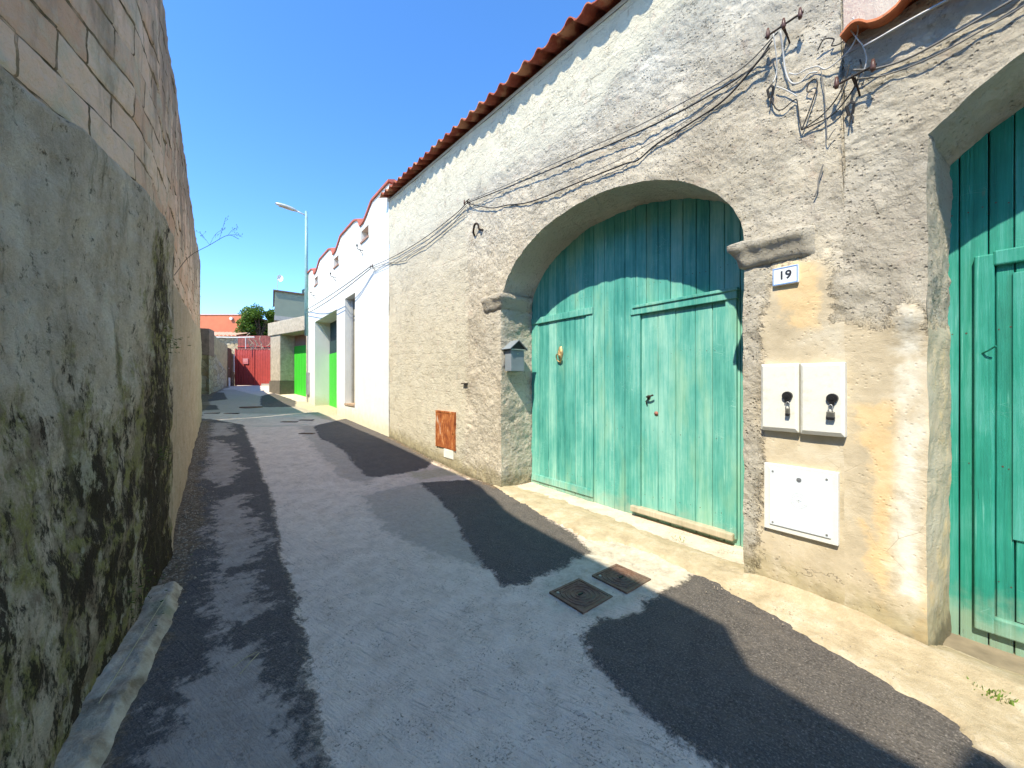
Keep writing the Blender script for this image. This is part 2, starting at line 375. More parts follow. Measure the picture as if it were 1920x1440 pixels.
def mat_wood(name, dark, midc, light, gx=11.0, yellow=None, axis='Y'):
    """weathered painted boards with the grain upright"""
    a = N(name, .62, .35)
    g = a.noise(1.0, 8, .7, a.map((3, 26, 1.1)), .35); g2 = a.noise(1.0, 5, .6, a.map((3, 90, 2.2), loc=(0, 3, 0)))
    blot = a.noise(2.1, 6, .62, a.map((1, 1.4, .8))); pl0 = a.attr('tone'); pl = a.math('MAXIMUM', pl0, 0.0)
    f = a.math('ADD', a.math('ADD', a.math('MULTIPLY', g, .55), a.math('MULTIPLY', blot, .45)), a.math('MULTIPLY', a.math('SUBTRACT', pl, .5), .15))
    col = a.ramp(f, [(.34, dark), (.5, midc), (.66, light)])
    wr = a.math('MULTIPLY', a.step(g2, .58, .70), a.step(blot, .42, .62))
    col = a.mix(a.math('MULTIPLY', wr, .6), col, tuple(min(1, c*1.15+.10) for c in light))
    ck = a.step(a.noise(1.0, 6, .75, a.map((2, 60, 3), loc=(2, 7, 1))), .66, .73)
    col = a.mix(a.math('MULTIPLY', ck, .55), col, tuple(c*.45 for c in dark))
    ys = a.math('MULTIPLY', a.step(a.noise(1.6, 5, .6, a.map((1, 2.6, .55), loc=(4, 1, 0))), .50, .70), .35)
    if yellow: col = a.mix(ys, col, yellow)
    bz = a.step(a.math('ADD', a.axis(2), a.math('MULTIPLY', a.math('SUBTRACT', a.noise(8, 5), .5), .5)), .30, -.02)
    col = a.mix(a.math('MULTIPLY', bz, .45), col, (.42, .42, .30))
    sc2 = a.math('MULTIPLY', a.step(a.vor(9, 'DISTANCE_TO_EDGE', a.map((1, 1, 2.5))), .012, .0), a.step(a.noise(3, 2), .58, .66))
    col = a.mix(a.math('MULTIPLY', sc2, .5), col, tuple(min(1, c+.2) for c in light))
    col = a.mix(a.step(pl0, -.3, -.6), col, (.09, .055, .035))
    rust = a.step(a.noise(1.0, 7, .75, a.map((3, 14, 1.6), loc=(9, 2, 3))), .66, .74)
    col = a.mix(a.math('MULTIPLY', rust, .5), col, (.20, .17, .10))
    nrm = a.bump(a.math('SUBTRACT', a.math('ADD', g, a.math('MULTIPLY', g2, .5)), ck), .006, .8)
    return a.done(col, nrm, a.step(blot, .2, .8, .5, .75))
def mat_tile(name, cols, sat=1):
    a = N(name, .85, .2)
    v = a.vor(3.7, out='Color', vec=a.map((.8, 1, 1)))
    n = a.noise(9, 6, .65)
    col = a.mix(a.step(n, .3, .7), cols[0], cols[1])
    col = a.mix(a.math('MULTIPLY', a.step(a.noise(3.9, 3, .5), .5, .62), .7), col, cols[2])
    col = a.mix(a.math('MULTIPLY', a.step(a.noise(22, 6, .7), .56, .7), .6), col, (.10, .06, .045))
    return a.done(col, a.bump(a.noise(40, 4), .004))
def mat_white():
    a = N('whitewash', .9, .2)
    n = a.noise(1.8, 6, .6, a.map((1, 1, .5)))
    col = a.ramp(n, [(.3, (.66, .67, .62)), (.7, (.74, .745, .70))])
    rain = a.step(a.noise(1.0, 6, .65, a.map((3, 3, .35))), .58, .75)
    col = a.mix(a.math('MULTIPLY', rain, .35), col, (.52, .52, .45))
    low = a.step(a.math('ADD', a.attr('base'), a.math('MULTIPLY', a.math('SUBTRACT', a.noise(5, 6, .7), .5), .7)), .55, .05)
    col = a.mix(a.math('MULTIPLY', low, .65), col, (.58, .52, .30))
    return a.done(col, a.bump(a.noise(30, 6, .65), .008, .7))
def mat_stone():
    a = N('rubble_stone', .95, .15)
    nz = a.n('ShaderNodeTexNoise'); a.l(a.tc, nz.inputs['Vector']); nz.inputs['Scale'].default_value = 2
    mv = a.n('ShaderNodeMix'); mv.data_type = 'VECTOR'; mv.inputs[0].default_value = .12; a.l(a.tc, mv.inputs[4]); a.l(nz.outputs['Color'], mv.inputs[5])
    vec = a.map((1, 1, 1.6), vec=mv.outputs[1])
    e = a.vor(3.4, 'DISTANCE_TO_EDGE', vec); c = a.vor(3.4, 'F1', vec, 'Color')
    col = a.ramp(c, [(.2, (.34, .27, .17)), (.5, (.46, .38, .25)), (.8, (.38, .33, .26))])
    m = a.step(e, .07, .02)
    col = a.mix(m, col, (.30, .25, .17))
    col = a.mix(a.math('MULTIPLY', a.step(a.noise(4, 7, .7), .5, .7), .5), col, (.14, .11, .07))
    return a.done(col, a.bump(a.math('SUBTRACT', a.noise(12, 5), m), .03))
def mat_rust():
    a = N('rusty_sheet', .85, .3)
    n = a.noise(9, 8, .7, a.map((1, 1.5, .7))); n2 = a.noise(4, 6, .6, a.map((1, 1, .4)))
    col = a.ramp(n, [(.32, (.12, .028, .010)), (.48, (.30, .085, .022)), (.60, (.46, .17, .05)), (.72, (.62, .40, .22))])
    col = a.mix(a.step(n2, .62, .7), col, (.55, .5, .42))
    return a.done(col, a.bump(n, .006))
def mat_castiron():
    a = N('worn_cast_iron', .7, .4)
    n = a.noise(18, 6, .7); n2 = a.noise(4, 4)
    col = a.ramp(n, [(.3, (.13, .07, .045)), (.55, (.23, .14, .095)), (.75, (.30, .20, .15))])
    col = a.mix(a.math('MULTIPLY', a.step(n2, .45, .65), .6), col, (.14, .12, .09))
    return a.done(col, a.bump(n, .003), None, .35)
def mat_kerb():
    a = N('old_concrete_footing', .95, .15)
    n = a.noise(6, 8, .68); f = a.noise(40, 5, .7)
    col = a.ramp(n, [(.32, (.22, .165, .10)), (.5, (.44, .36, .25)), (.68, (.62, .53, .39))])
    col = a.mix(a.math('MULTIPLY', a.step(a.noise(3, 6), .56, .68), .6), col, (.10, .11, .03))
    return a.done(col, a.bump(a.math('ADD', n, a.math('MULTIPLY', f, .4)), .02))
def mat_leaf(name, c1, c2):
    a = N(name, .55, .4)
    r = a.n('ShaderNodeNewGeometry').outputs['Random Per Island']
    col = a.ramp(r, [(0, c1), (1, c2)])
    a.b.inputs['Subsurface Weight'].default_value = 0
    tr = a.n('ShaderNodeBsdfTranslucent'); a.l(col, tr.inputs[0]); mx = a.n('ShaderNodeMixShader'); mx.inputs[0].default_value = .3
    m = a.done(col); out = a.nt.nodes['Material Output']
    a.l(a.b.outputs[0], mx.inputs[1]); a.l(tr.outputs[0], mx.inputs[2]); a.l(mx.outputs[0], out.inputs[0])
    return m

MW = mat_right_wall(); ML = mat_left_render(); MBK = mat_blocks(); MR = mat_road(); MS = mat_sand()
MD1 = mat_wood('faded_green_boards', (.035, .235, .195), (.095, .365, .30), (.25, .52, .425), yellow=(.30, .48, .29))
MD2 = mat_wood('green_boards', (.006, .14, .10), (.016, .235, .17), (.07, .32, .27))
MSILL = mat_wood('bare_worn_wood', (.26, .25, .16), (.42, .35, .25), (.52, .46, .34))
MT = mat_tile('roof_clay', [(.25, .055, .032), (.36, .10, .055), (.52, .25, .13)])
MT2 = mat_tile('orange_clay', [(.48, .13, .055), (.60, .22, .10), (.50, .20, .10)])
MT3 = mat_tile('salmon_clay', [(.56, .33, .22), (.64, .42, .30), (.55, .38, .28)])
MWH = mat_white(); MST = mat_stone(); MRU = mat_rust(); MCI = mat_castiron(); MK = mat_kerb()
MCAP = plain('parapet_terracotta', (.42, .13, .09), .85, var=.2)
MNICHE = plain('niche_brick', (.34, .20, .15), .9)
MIRON = plain('dark_iron', (.045, .035, .028), .75, .3, dirt=(.16, .07, .03))
MBLK = plain('black_plastic', (.018, .018, .019), .4, bump=.0005)
MBOX = plain('cream_polyester', (.66, .65, .58), .55, var=.04, bump=.001, dirt=(.58, .56, .46))
MPL = plain('painted_metal_lid', (.62, .66, .68), .5, var=.04, bump=.001)
MZN = plain('galvanised', (.42, .42, .40), .5, .7, bump=.001)
MMB = plain('grey_letterbox_paint', (.20, .23, .25), .5, var=.1, bump=.001)
MLAMP = plain('lamp_housing', (.55, .56, .56), .45, .2, bump=.0005)
MPOLE = plain('teal_pole_paint', (.22, .38, .36), .5, .2, var=.15, dirt=(.35, .36, .33))
MGR = plain('bright_green_paint', (.05, .48, .035), .5, var=.08)
MGRD = plain('concrete_garage', (.42, .36, .27), .95, var=.22, bump=.01, bscale=25, dirt=(.26, .22, .16))
MDARK = plain('garage_plinth', (.14, .12, .09), .95, var=.2)
MRED = plain('red_gate_paint', (.38, .055, .045), .6, var=.12, dirt=(.30, .06, .05))
MORG = plain('orange_render', (.56, .17, .09), .9, var=.1, scale=2, bump=.004)
MORG_SHADE = plain('orange_render_shade', (.20, .06, .05), .9, var=.2)  # orange house's shaded side, the shade mixed into the colour
MGRY = plain('green_grey_render', (.22, .25, .19), .9, var=.08, scale=1.5, bump=.004)
MGR2 = plain('pale_concrete_band', (.36, .34, .30), .9)
MBRN = plain('brown_sheet', (.12, .075, .045), .7, var=.2)
MYW = plain('yellow_ashlar', (.42, .33, .18), .95, var=.22, bump=.01, bscale=12, dirt=(.25, .19, .10))
MWC = plain('pale_cable', (.50, .49, .45), .6, var=.05); MBC = plain('black_cable', (.03, .028, .025), .6, var=.1); MGC = plain('grey_cable', (.16, .15, .13), .6)
MBR = plain('aged_brass', (.42, .30, .14), .5, .7, var=.3, dirt=(.30, .30, .18))
MTILEW = plain('glazed_white', (.72, .76, .78), .25, var=.02, bump=.0002)
MBLU = plain('blue_glaze', (.20, .33, .62), .3, var=.1); MINK = plain('dark_digit_glaze', (.03, .035, .05), .3)
MTREE = mat_leaf('citrus_leaves', (.035, .095, .010), (.14, .24, .025)); MBARK = plain('bark', (.10, .07, .05), .95, var=.3)
MDRY = plain('dry_stalk', (.12, .085, .055), .9); MSTRAW = plain('straw', (.45, .38, .2), .9)
MWEED = mat_leaf('weed_leaves', (.08, .16, .02), (.22, .32, .05)); MMOSS = mat_leaf('moss', (.05, .09, .01), (.12, .17, .02))
MTANK = plain('dark_tank', (.02, .05, .05), .6)
MGND = plain('bare_earth', (.22, .18, .12), .95, var=.3)

# ================================================================== SETTING
def make_ground():
    ss = [a for a, b in HS if a > -199 and a < 249]; ss = [-200, -60, -20]+ss[1:]+[120, 250]
    V = []; nv = 2
    for s in ss:
        for x in (-200, 200): V.append((x, s, float(hz(s))-.09))
    o = mesh_obj('ground', V, grid_faces(len(ss), 2, flip=True), MGND); tag(o, kind='structure')
make_ground()

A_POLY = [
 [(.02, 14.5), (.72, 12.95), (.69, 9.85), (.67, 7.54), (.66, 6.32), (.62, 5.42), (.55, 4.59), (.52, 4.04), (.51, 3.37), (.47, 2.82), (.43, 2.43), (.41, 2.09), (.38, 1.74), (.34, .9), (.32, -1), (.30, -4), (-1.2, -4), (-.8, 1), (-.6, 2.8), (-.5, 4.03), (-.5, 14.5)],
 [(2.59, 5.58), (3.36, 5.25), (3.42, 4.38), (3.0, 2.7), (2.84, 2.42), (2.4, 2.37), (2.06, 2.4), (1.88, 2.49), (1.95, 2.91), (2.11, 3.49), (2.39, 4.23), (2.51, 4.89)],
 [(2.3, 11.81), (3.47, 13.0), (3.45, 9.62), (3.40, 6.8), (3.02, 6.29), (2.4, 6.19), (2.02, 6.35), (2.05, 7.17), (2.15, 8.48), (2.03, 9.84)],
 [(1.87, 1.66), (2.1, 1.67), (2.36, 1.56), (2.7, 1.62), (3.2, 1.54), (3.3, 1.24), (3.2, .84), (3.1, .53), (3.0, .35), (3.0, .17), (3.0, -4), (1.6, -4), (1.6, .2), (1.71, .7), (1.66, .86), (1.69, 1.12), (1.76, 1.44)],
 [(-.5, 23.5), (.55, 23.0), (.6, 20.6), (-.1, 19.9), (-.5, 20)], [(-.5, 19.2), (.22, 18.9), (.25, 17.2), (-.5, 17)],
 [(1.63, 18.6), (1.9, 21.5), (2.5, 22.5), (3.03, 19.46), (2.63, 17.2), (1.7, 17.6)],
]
L_POLY = [[(.06, 10.6), (.34, 9.73), (.36, 7.72), (.20, 6.9), (-.1, 7.4)], [(.03, 6.2), (.30, 6.4), (.40, 5.26), (.42, 4.65), (.28, 4.09), (.08, 4.2)],
          [(-.14, 2.55), (.0, 2.88), (.20, 2.86), (.28, 2.42), (.33, 2.12), (.31, 1.77), (.28, .4), (-.25, .2), (-.12, 1.9)], [(.02, 3.95), (.24, 4.0), (.29, 3.25), (.07, 3.12)],
          [(.05, 13.6), (.45, 13.3), (.42, 11.2), (.0, 11.0)]]
M_POLY = [[(1.69, 5.55), (2.56, 5.6), (2.6, 4.8), (2.2, 3.49), (1.98, 2.80), (1.72, 3.24), (1.57, 3.9), (1.56, 4.69)],
          [(1.94, 12.0), (2.38, 11.9), (2.25, 8.48), (2.1, 6.26), (1.91, 5.99), (1.68, 6.62), (1.69, 8.7)], [(-.3, 16.6), (3.0, 14.4), (2.6, 19), (1.0, 24.5), (-.3, 24)]]
W_POLY = [[(2.82, 2.50), (3.3, 2.55), (3.35, 1.7), (3.14, 1.50), (2.78, 1.60), (2.5, 1.66), (2.1, 1.72), (1.92, 1.95), (2.02, 2.25)], [(.95, 12.7), (2.2, 12.3), (2.2, 12.05), (.95, 12.4)]]
SAND_SUN_POLY = [[(2.45, 19.3), (2.75, 13.4), (3.3, 11.3), (4.2, 11.3), (4.2, 19.3)], [(2.6, 6.25), (2.6, 5.65), (3.35, 5.7), (3.3, 6.2)]]  # far patch paints the sunlit ground as pale sand, cut along the shadow edge
A_OUT = [(4.08, 4.78), (3.36, 4.78), (3.30, 4.42), (3.17, 3.4), (3.04, 2.62), (3.2, 2.35), (3.22, 1.9), (3.16, 1.55), (3.11, 1.24), (2.97, .84), (2.9, .53), (2.8, .35), (2.78, .17), (2.66, .06), (2.55, -.3), (2.5, -3.6), (4.08, -3.6)]

def road_z(X, Y):
    P = np.stack([X, Y, np.zeros_like(X)], 1)
    z = hz(Y) + .012*fbm(P, .9, 3) + .004*fbm(P, 7, 3, off=2)
    z += .035*sm(X, 3.0, 3.42)*(1-sm(Y, 4.6, 5.6)) - .03*(1-sm(np.abs(X-1.2), 0, 1.6))
    z -= .17*sm(X, 3.3, 3.9)*(1-sm(Y, .25, .55)); z += .05*sm(X, 3.26, 3.42)*sm(Y, .35, .6)*(1-sm(Y, 1.15, 1.4))
    return z
def make_road():
    xs = np.concatenate([np.arange(-1.8, -.7, .1), np.arange(-.7, 3.7, .0225), np.arange(3.7, 5.4, .1)])
    ys = np.concatenate([np.arange(-4, .2, .12), np.arange(.2, 6, .0225), 6+np.cumsum(np.linspace(.025, .12, 150)), ])
    ys = np.concatenate([ys, np.arange(ys[-1]+.12, 32, .12)])
    X, Y = np.meshgrid(xs, ys, indexing='ij'); X = X.ravel(); Y = Y.ravel()
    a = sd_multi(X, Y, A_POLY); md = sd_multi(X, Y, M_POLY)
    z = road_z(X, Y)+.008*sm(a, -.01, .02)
    # brushed ridges of the concrete
    wv = np.sin((X*.95+Y*.32+.05*fbm(np.stack([X, Y, X*0], 1), 2, 2))*2*np.pi/.055)
    z += np.where(a < 0, .0024*wv*sm(fbm(np.stack([X, Y, X*0], 1), 1.2, 2, off=3), -.1, .3), 0)
    xw = np.interp(Y, [-4, 0, 2.46, 4.8, 9.1, 14, 14.1, 22, 28], [-.8, -.75, -.5, -.29, -.25, -.2, -.45, -.1, 1.1])
    n = fbm(np.stack([X, Y, X*0], 1), 2.2, 3, off=9)
    dirt = np.maximum(.20+.22*n-(X-xw), np.where((Y > 4.6) & (Y < 9.1), .09+.1*n-(3.4-X), -1))
    at = dict(asph=a, med=md, dust=sd_multi(X, Y, L_POLY), screed=sd_multi(X, Y, W_POLY), sand_sun=sd_multi(X, Y, SAND_SUN_POLY), dirt=np.clip(dirt, -1, 1))
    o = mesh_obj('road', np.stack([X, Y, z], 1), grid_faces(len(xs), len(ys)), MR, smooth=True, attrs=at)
    tag(o, kind='structure')
    # sandy cement apron under the wall and in both gateways
    xs = np.arange(2.4, 4.1, .02); ys = np.arange(-3.6, 4.9, .02)
    X, Y = np.meshgrid(xs, ys, indexing='ij'); X = X.ravel(); Y = Y.ravel(); P = np.stack([X, Y, X*0], 1)
    d = sd_poly(X, Y, A_OUT)+.05*fbm(P, 3.5, 3, off=4)+.035*fbm(P, 14, 3, off=6)
    z = road_z(X, Y)+.001+.020*sm(d, -.01, .05)+.014*fbm(P, 5, 4, off=1)+.006*fbm(P, 20, 3, off=2)-.035*sm(X, 3.45, 3.9)*sm(Y, .6, 1.2)-.03*sm(X, 3.4, 3.9)*sm(Y, .9, 1.3)*(1-sm(Y, 1.6, 3.0))
    n1, n2 = len(xs), len(ys)
    k = (d > 0).reshape(n1, n2); keep = k[:-1, :-1] | k[1:, :-1] | k[1:, 1:] | k[:-1, 1:]
    o = mesh_obj('pavement', np.stack([X, Y, np.where(d > 0, z, z-.02)], 1), grid_faces(n1, n2, keep), MS, smooth=True)
    tag(o, kind='structure')
make_road()

# ================================================================== RIGHT: tall plastered house with the arched portal + low house with second portal
XW = 3.4; XD = 4.0
P1 = (1.287, 4.58); SP1 = 2.74; B1 = .98            # portal 1 : s-range, springing height, rise
P2 = (-2.86, .275); SP2 = 3.10
def arch1(s):
    c = (P1[0]+P1[1])/2; a = (P1[1]-P1[0])/2
    return SP1+B1*np.sqrt(np.clip(1-((s-c)/a)**2, 0, 1))
def arch2(s):
    c = (P2[0]+P2[1])/2; Rr = 2.32; a = (P2[1]-P2[0])/2; k = Rr-math.sqrt(Rr*Rr-a*a)
    return SP2+k-(Rr-np.sqrt(np.clip(Rr*Rr-(s-c)**2, 0, None)))
def topz(s): return np.where(s > .66, 5.44+.065*s, 3.93)
def wall_disp(P, smooth, blk):
    """real relief of the thrown plaster; a vector field so shared edges stay joined"""
    rough = 1-.85*smooth; rg = rough*(1-.6*blk)
    d = .030*fbm(P, .8, 3) + rg*(.020*fbm(P, 5.5, 4, off=1)+.011*(ridged(P, 9, 3, off=2)-.4)) + rough*.005*fbm(P, 28, 2, off=3)
    return d
SMOOTH_P = [[(1.10, 2.52), (.73, 2.52), (.70, 2.06), (.49, 1.99), (.40, 2.12), (.30, 2.14), (.24, 1.9), (.10, 1.98), (.10, -.3), (1.25, -.3), (1.19, .4), (1.16, 1.1), (1.15, 2.1)]]
OCHRE_P = [[(.40, 1.5), (.60, 1.45), (.52, .9), (.48, .3), (.42, .2), (.42, .8)], [(.26, 1.6), (.20, 1.6), (.22, .05), (.30, .05)], [(1.08, 2.5), (.78, 2.5), (.80, 2.0), (1.0, 2.0)], [(.60, .75), (.52, .3), (.46, .1), (.40, .5)]]
WASH_P = [[(.40, 1.72), (.30, 1.72), (.30, .9), (.305, .3), (.42, .28), (.40, .9)], [(.42, 2.0), (.38, 2.1), (.30, 2.0), (.32, 1.8), (.40, 1.8)]]
BLOCK_P = [[(12, 6.5), (5.7, 6.5), (5.5, 4.7), (5.50, 2.0), (5.7, -.2), (12, -.2)], [(5.8, 6.5), (1.6, 6.5), (1.7, 5.1), (3.1, 4.55), (5.6, 4.75)]]
GREY_P = [[(1.22, 3.0), (.2, 3.1), (.1, 2.0), (.5, 1.95), (.72, 2.1), (.75, 2.6), (1.2, 2.6)], [(1.30, 2.5), (1.15, 2.5), (1.15, .2), (1.30, .1)]]
def wall_fields(Y, Z):
    return (sd_multi(Y, Z, SMOOTH_P), sd_multi(Y, Z, BLOCK_P), sd_multi(Y, Z, OCHRE_P), sd_multi(Y, Z, WASH_P), sd_multi(Y, Z, GREY_P))
def finish_wall(name, X, Y, Z, F, parent, sgnX=-1, zground=None):
    P = np.stack([X, Y, Z], 1)
    s, b, o, w, g = wall_fields(Y, Z)
    nb = .06*fbm(P, 5, 3, off=8)
    sm_ = sm(s+nb, -.02, .03)*(X < XW+.01); bl = sm(b+nb*2, -.05, .12)
    d = wall_disp(P, sm_, bl)
    # faint courses of the block-built stretch showing through
    row = np.abs(((Z+.02*fbm(P, 2, 2)+.065*0) / .215) % 1-.5)
    off = np.floor(Z/.215) % 2*.5
    colm = np.abs((Y/.45+off) % 1-.5)
    groove = np.maximum(sm(row, .455, .5), sm(colm, .478, .5))

    lump = np.exp(-(((Y-.335)/.085)**2+((Z-2.03)/.10)**2))+.6*np.exp(-(((Y-.36)/.04)**2+((Z-2.2)/.06)**2))
    d += .045*lump*(X < XW+.01)
    D2 = .018*fbm(P, 3.1, 3, off=20); D3 = .014*fbm(P, 3.3, 3, off=30)
    V = np.stack([X-d, Y+D2, Z+D3*(Z > .1)], 1)
    base = Z-hz(Y)
    return mesh_obj(name, V, F, MW, parent, smooth=True, attrs=dict(smooth=s*(X < XW+.01)-(X > XW+.01)*1.0, block=bl*(X < XW+.01), ochre=o, wash=w, grey=g, base=np.clip(base, -1, 9)))

def facade(s0, s1, openings, parent, name='wall'):
    """openings: list of (a,b,archfn,spring). Columns along s, two bands in height"""
    cols = []
    def seg(a, b, st, ease=False):
        n = max(2, int(abs(b-a)/st))
        t = np.linspace(0, 1, n+1)
        if ease: t = .5-.5*np.cos(np.pi*t)
        return a+(b-a)*t
    edges = [s0]; kinds = []
    for a, b, fn, sp in openings:
        if a > s0: edges.append(a); kinds.append(None)
        edges.append(b); kinds.append((fn, sp))
    if edges[-1] < s1: edges.append(s1); kinds.append(None)
    S = []; K = []
    for i, kd in enumerate(kinds):
        a, b = edges[i], edges[i+1]
        st = .018 if b < 5 else .03
        q = seg(a, b, st, kd is not None)
        if i: q = q[1:]
        S += list(q); K += [i]*(len(q))
    S = np.array(S)
    sp = openings[0][3]
    nlow, nup = 150, 150
    zlow = np.linspace(0, 1, nlow); zup = np.linspace(0, 1, nup)
    in_open = np.zeros(len(S)-1, bool)
    for i, kd in enumerate(kinds):
        if kd: in_open |= (S[:-1] >= edges[i]-1e-9) & (S[1:] <= edges[i+1]+1e-9)
    zb = np.full(len(S), float(sp))
    for i, kd in enumerate(kinds):
        if kd:
            q = (S >= edges[i]) & (S <= edges[i+1]); zb[q] = np.maximum(kd[0](S[q]), sp)
    base = hz(S)-.25
    Zl = base[:, None]+(sp-base)[:, None]*zlow[None]; Zl[:, -1] = zb
    zt = topz(S)
    zt = np.where(S < .66+1e-6, 3.93, zt) if s0 < 0 else zt
    Zu = zb[:, None]+(zt-zb)[:, None]*zup[None]
    Z = np.concatenate([Zl, Zu[:, 1:]], 1); nz = Z.shape[1]
    keep = np.ones((len(S)-1, nz-1), bool); keep[in_open, :nlow-1] = False
    Y = np.repeat(S, nz); Zf = Z.ravel(); X = np.full(Y.shape, XW)
    return finish_wall(name, X, Y, Zf, grid_faces(len(S), nz, keep, flip=False), parent)
def reveal(a, b, fn, sp, parent, xin=XD, splay=.0, plas=False):
    """jambs and soffit of a gateway"""
    z0 = float(hz(a))-.25
    path = [(b, z) for z in np.linspace(float(hz(b))-.25, sp, 150)]
    t = .5-.5*np.cos(np.pi*np.linspace(0, 1, max(2, int((b-a)/.018))+1)); ss = (a+(b-a)*t)[::-1]
    path += [(s, max(float(fn(s)), sp)) for s in ss[1:-1]]
    path += [(a, z) for z in np.linspace(sp, z0, 150)]
    path = np.array(path); nx = 28; xs = np.linspace(XW, xin+.03, nx)
    Y = np.repeat(path[:, 0], nx); Z = np.repeat(path[:, 1], nx); X = np.tile(xs, len(path))
    k = (X-XW)/(xin-XW)
    if splay:
        c = (a+b)/2; Y = np.where(Y > c, Y-splay*k, Y+splay*k)
    P = np.stack([X, Y, Z], 1)
    s, bl_, o, w, g = wall_fields(Y, Z)
    edge = sm(k, 0, .06)
    nb = .06*fbm(P, 5, 3, off=8); smf = sm(s+nb, -.02, .03); blf = sm(bl_+nb*2, -.05, .12)
    d0 = wall_disp(P, smf, blf); d1 = wall_disp(P, smf*0, blf*0)
    D2 = .018*fbm(P, 3.1, 3, off=20); D3 = .014*fbm(P, 3.3, 3, off=30)
    Xn = X-d0*(1-edge)
    c = (a+b)/2
    # push along the local normal away from the front edge
    ny = np.where(Z <= sp+1e-6, np.where(Y > c, -1.0, 1.0), 0.0); nz_ = np.where(Z > sp+1e-6, -1.0, 0.0)
    push = edge*d1*(.9 if not plas else np.where(Z < 2.0, .35, .9))
    V = np.stack([Xn, Y+D2+ny*push, Z+D3*(Z > .1)+nz_*push], 1)
    return mesh_obj('gateway_reveal', V, grid_faces(len(path), nx), MW, parent, smooth=True,
        attrs=dict(smooth=(np.clip(2.0-Z, -1, .6) if plas else np.full(Y.shape, -1.0)), block=np.zeros(Y.shape), ochre=(.05*fbm(P, 2, 2)-.02 if plas else np.full(Y.shape, -1.)), wash=np.full(Y.shape, -1.), grey=np.where(Z > sp, .3, .0), base=np.clip(Z-hz(Y), -1, 9)))

def tile_roof(name, parent, mat, s0, s1, xe, ze_fn, slope, length, pitch=.262, row=.36, amp=.045, ph0=0):
    """S-shaped clay tiles; eave along s at x=xe, rising away from the alley"""
    n_per = 14; nt = int(round((s1-s0)/pitch)); S = np.linspace(s0, s0+nt*pitch, nt*n_per+1)
    ph = ((S-s0)/pitch+ph0) % 1.0
    prof = np.where(ph < .5, np.sin(np.pi*ph/.5)*1.0, -.42*np.sin(np.pi*(ph-.5)/.5))*amp
    rows = int(length/row); V = []; F = []
    tile_id = np.floor((S-s0)/pitch+1e-6)
    jit = np.random.default_rng(3).normal(size=(rows+1, nt+2))
    for r in range(rows):
        x0 = xe+r*row; x1 = x0+row*1.12
        base = len(V); j0 = jit[r][tile_id.astype(int)]*.006
        for th in (0, -.016):
            for (x, lift) in ((x0, .020), (x1, 0)):
                for i, s in enumerate(S):
                    V.append((x-.012*j0[i]*40*.02, s, float(ze_fn(s))+(x-xe)*slope+prof[i]+lift+th+j0[i]))
        n = len(S)
        A, B, C, D = base, base+n, base+2*n, base+3*n
        for i in range(n-1):
            F += [(A+i, B+i, B+i+1, A+i+1), (C+i, C+i+1, D+i+1, D+i), (A+i, A+i+1, C+i+1, C+i), (B+i, D+i, D+i+1, B+i+1)]
        F += [(A, C, D, B), (A+n-1, B+n-1, D+n-1, C+n-1)]
    return mesh_obj(name, V, F, mat, parent, smooth=False)

# ---- tall house
house = thing('plastered_house', 'tall rough cream plastered house with arched green gateway, number 19 and wavy red tile eave', 'house', (XW, 4.9, 0))
facade(.66, 9.12, [(P1[0], P1[1], arch1, SP1)], house)
reveal(P1[0], P1[1], arch1, SP1, house)
m = MB(); zt9 = float(topz(np.array(9.12)))
sidez = lambda x: 5.44+.065*.66+(x-XW)*.38
m.prism([(XW+.012, 3.5), (9.0, 3.5), (9.0, sidez(9.0)-.05), (XW+.012, sidez(XW)-.03)], lambda a, b: (a, .70, b), lambda a, b: (a, .95, b))
m.box(XD+.12, XD+.3, .72, 9.05, -.3, 5.3); m.box(8.8, 9.0, .95, 9.1, -.3, 7.4)
o = m.build('side_wall', plain('pale_side_render', (.68, .63, .45), .95, var=.12, scale=3, bump=.01, bscale=30), house)
rf = tile_roof('roof', house, MT, .60, 9.2, 3.19, lambda s: 5.465+.065*s, .36, 5.4, amp=.050)
m = MB(); m.prism([(3.39, .02), (8.9, 5.6*.36+.0), (8.9, 5.6*.36-.06), (3.39, -.03)], lambda a, b: (a, .68, 5.435+.065*.68+b), lambda a, b: (a, 9.15, 5.435+.065*9.15+b)); m.build('roof_deck', MGR2, house)
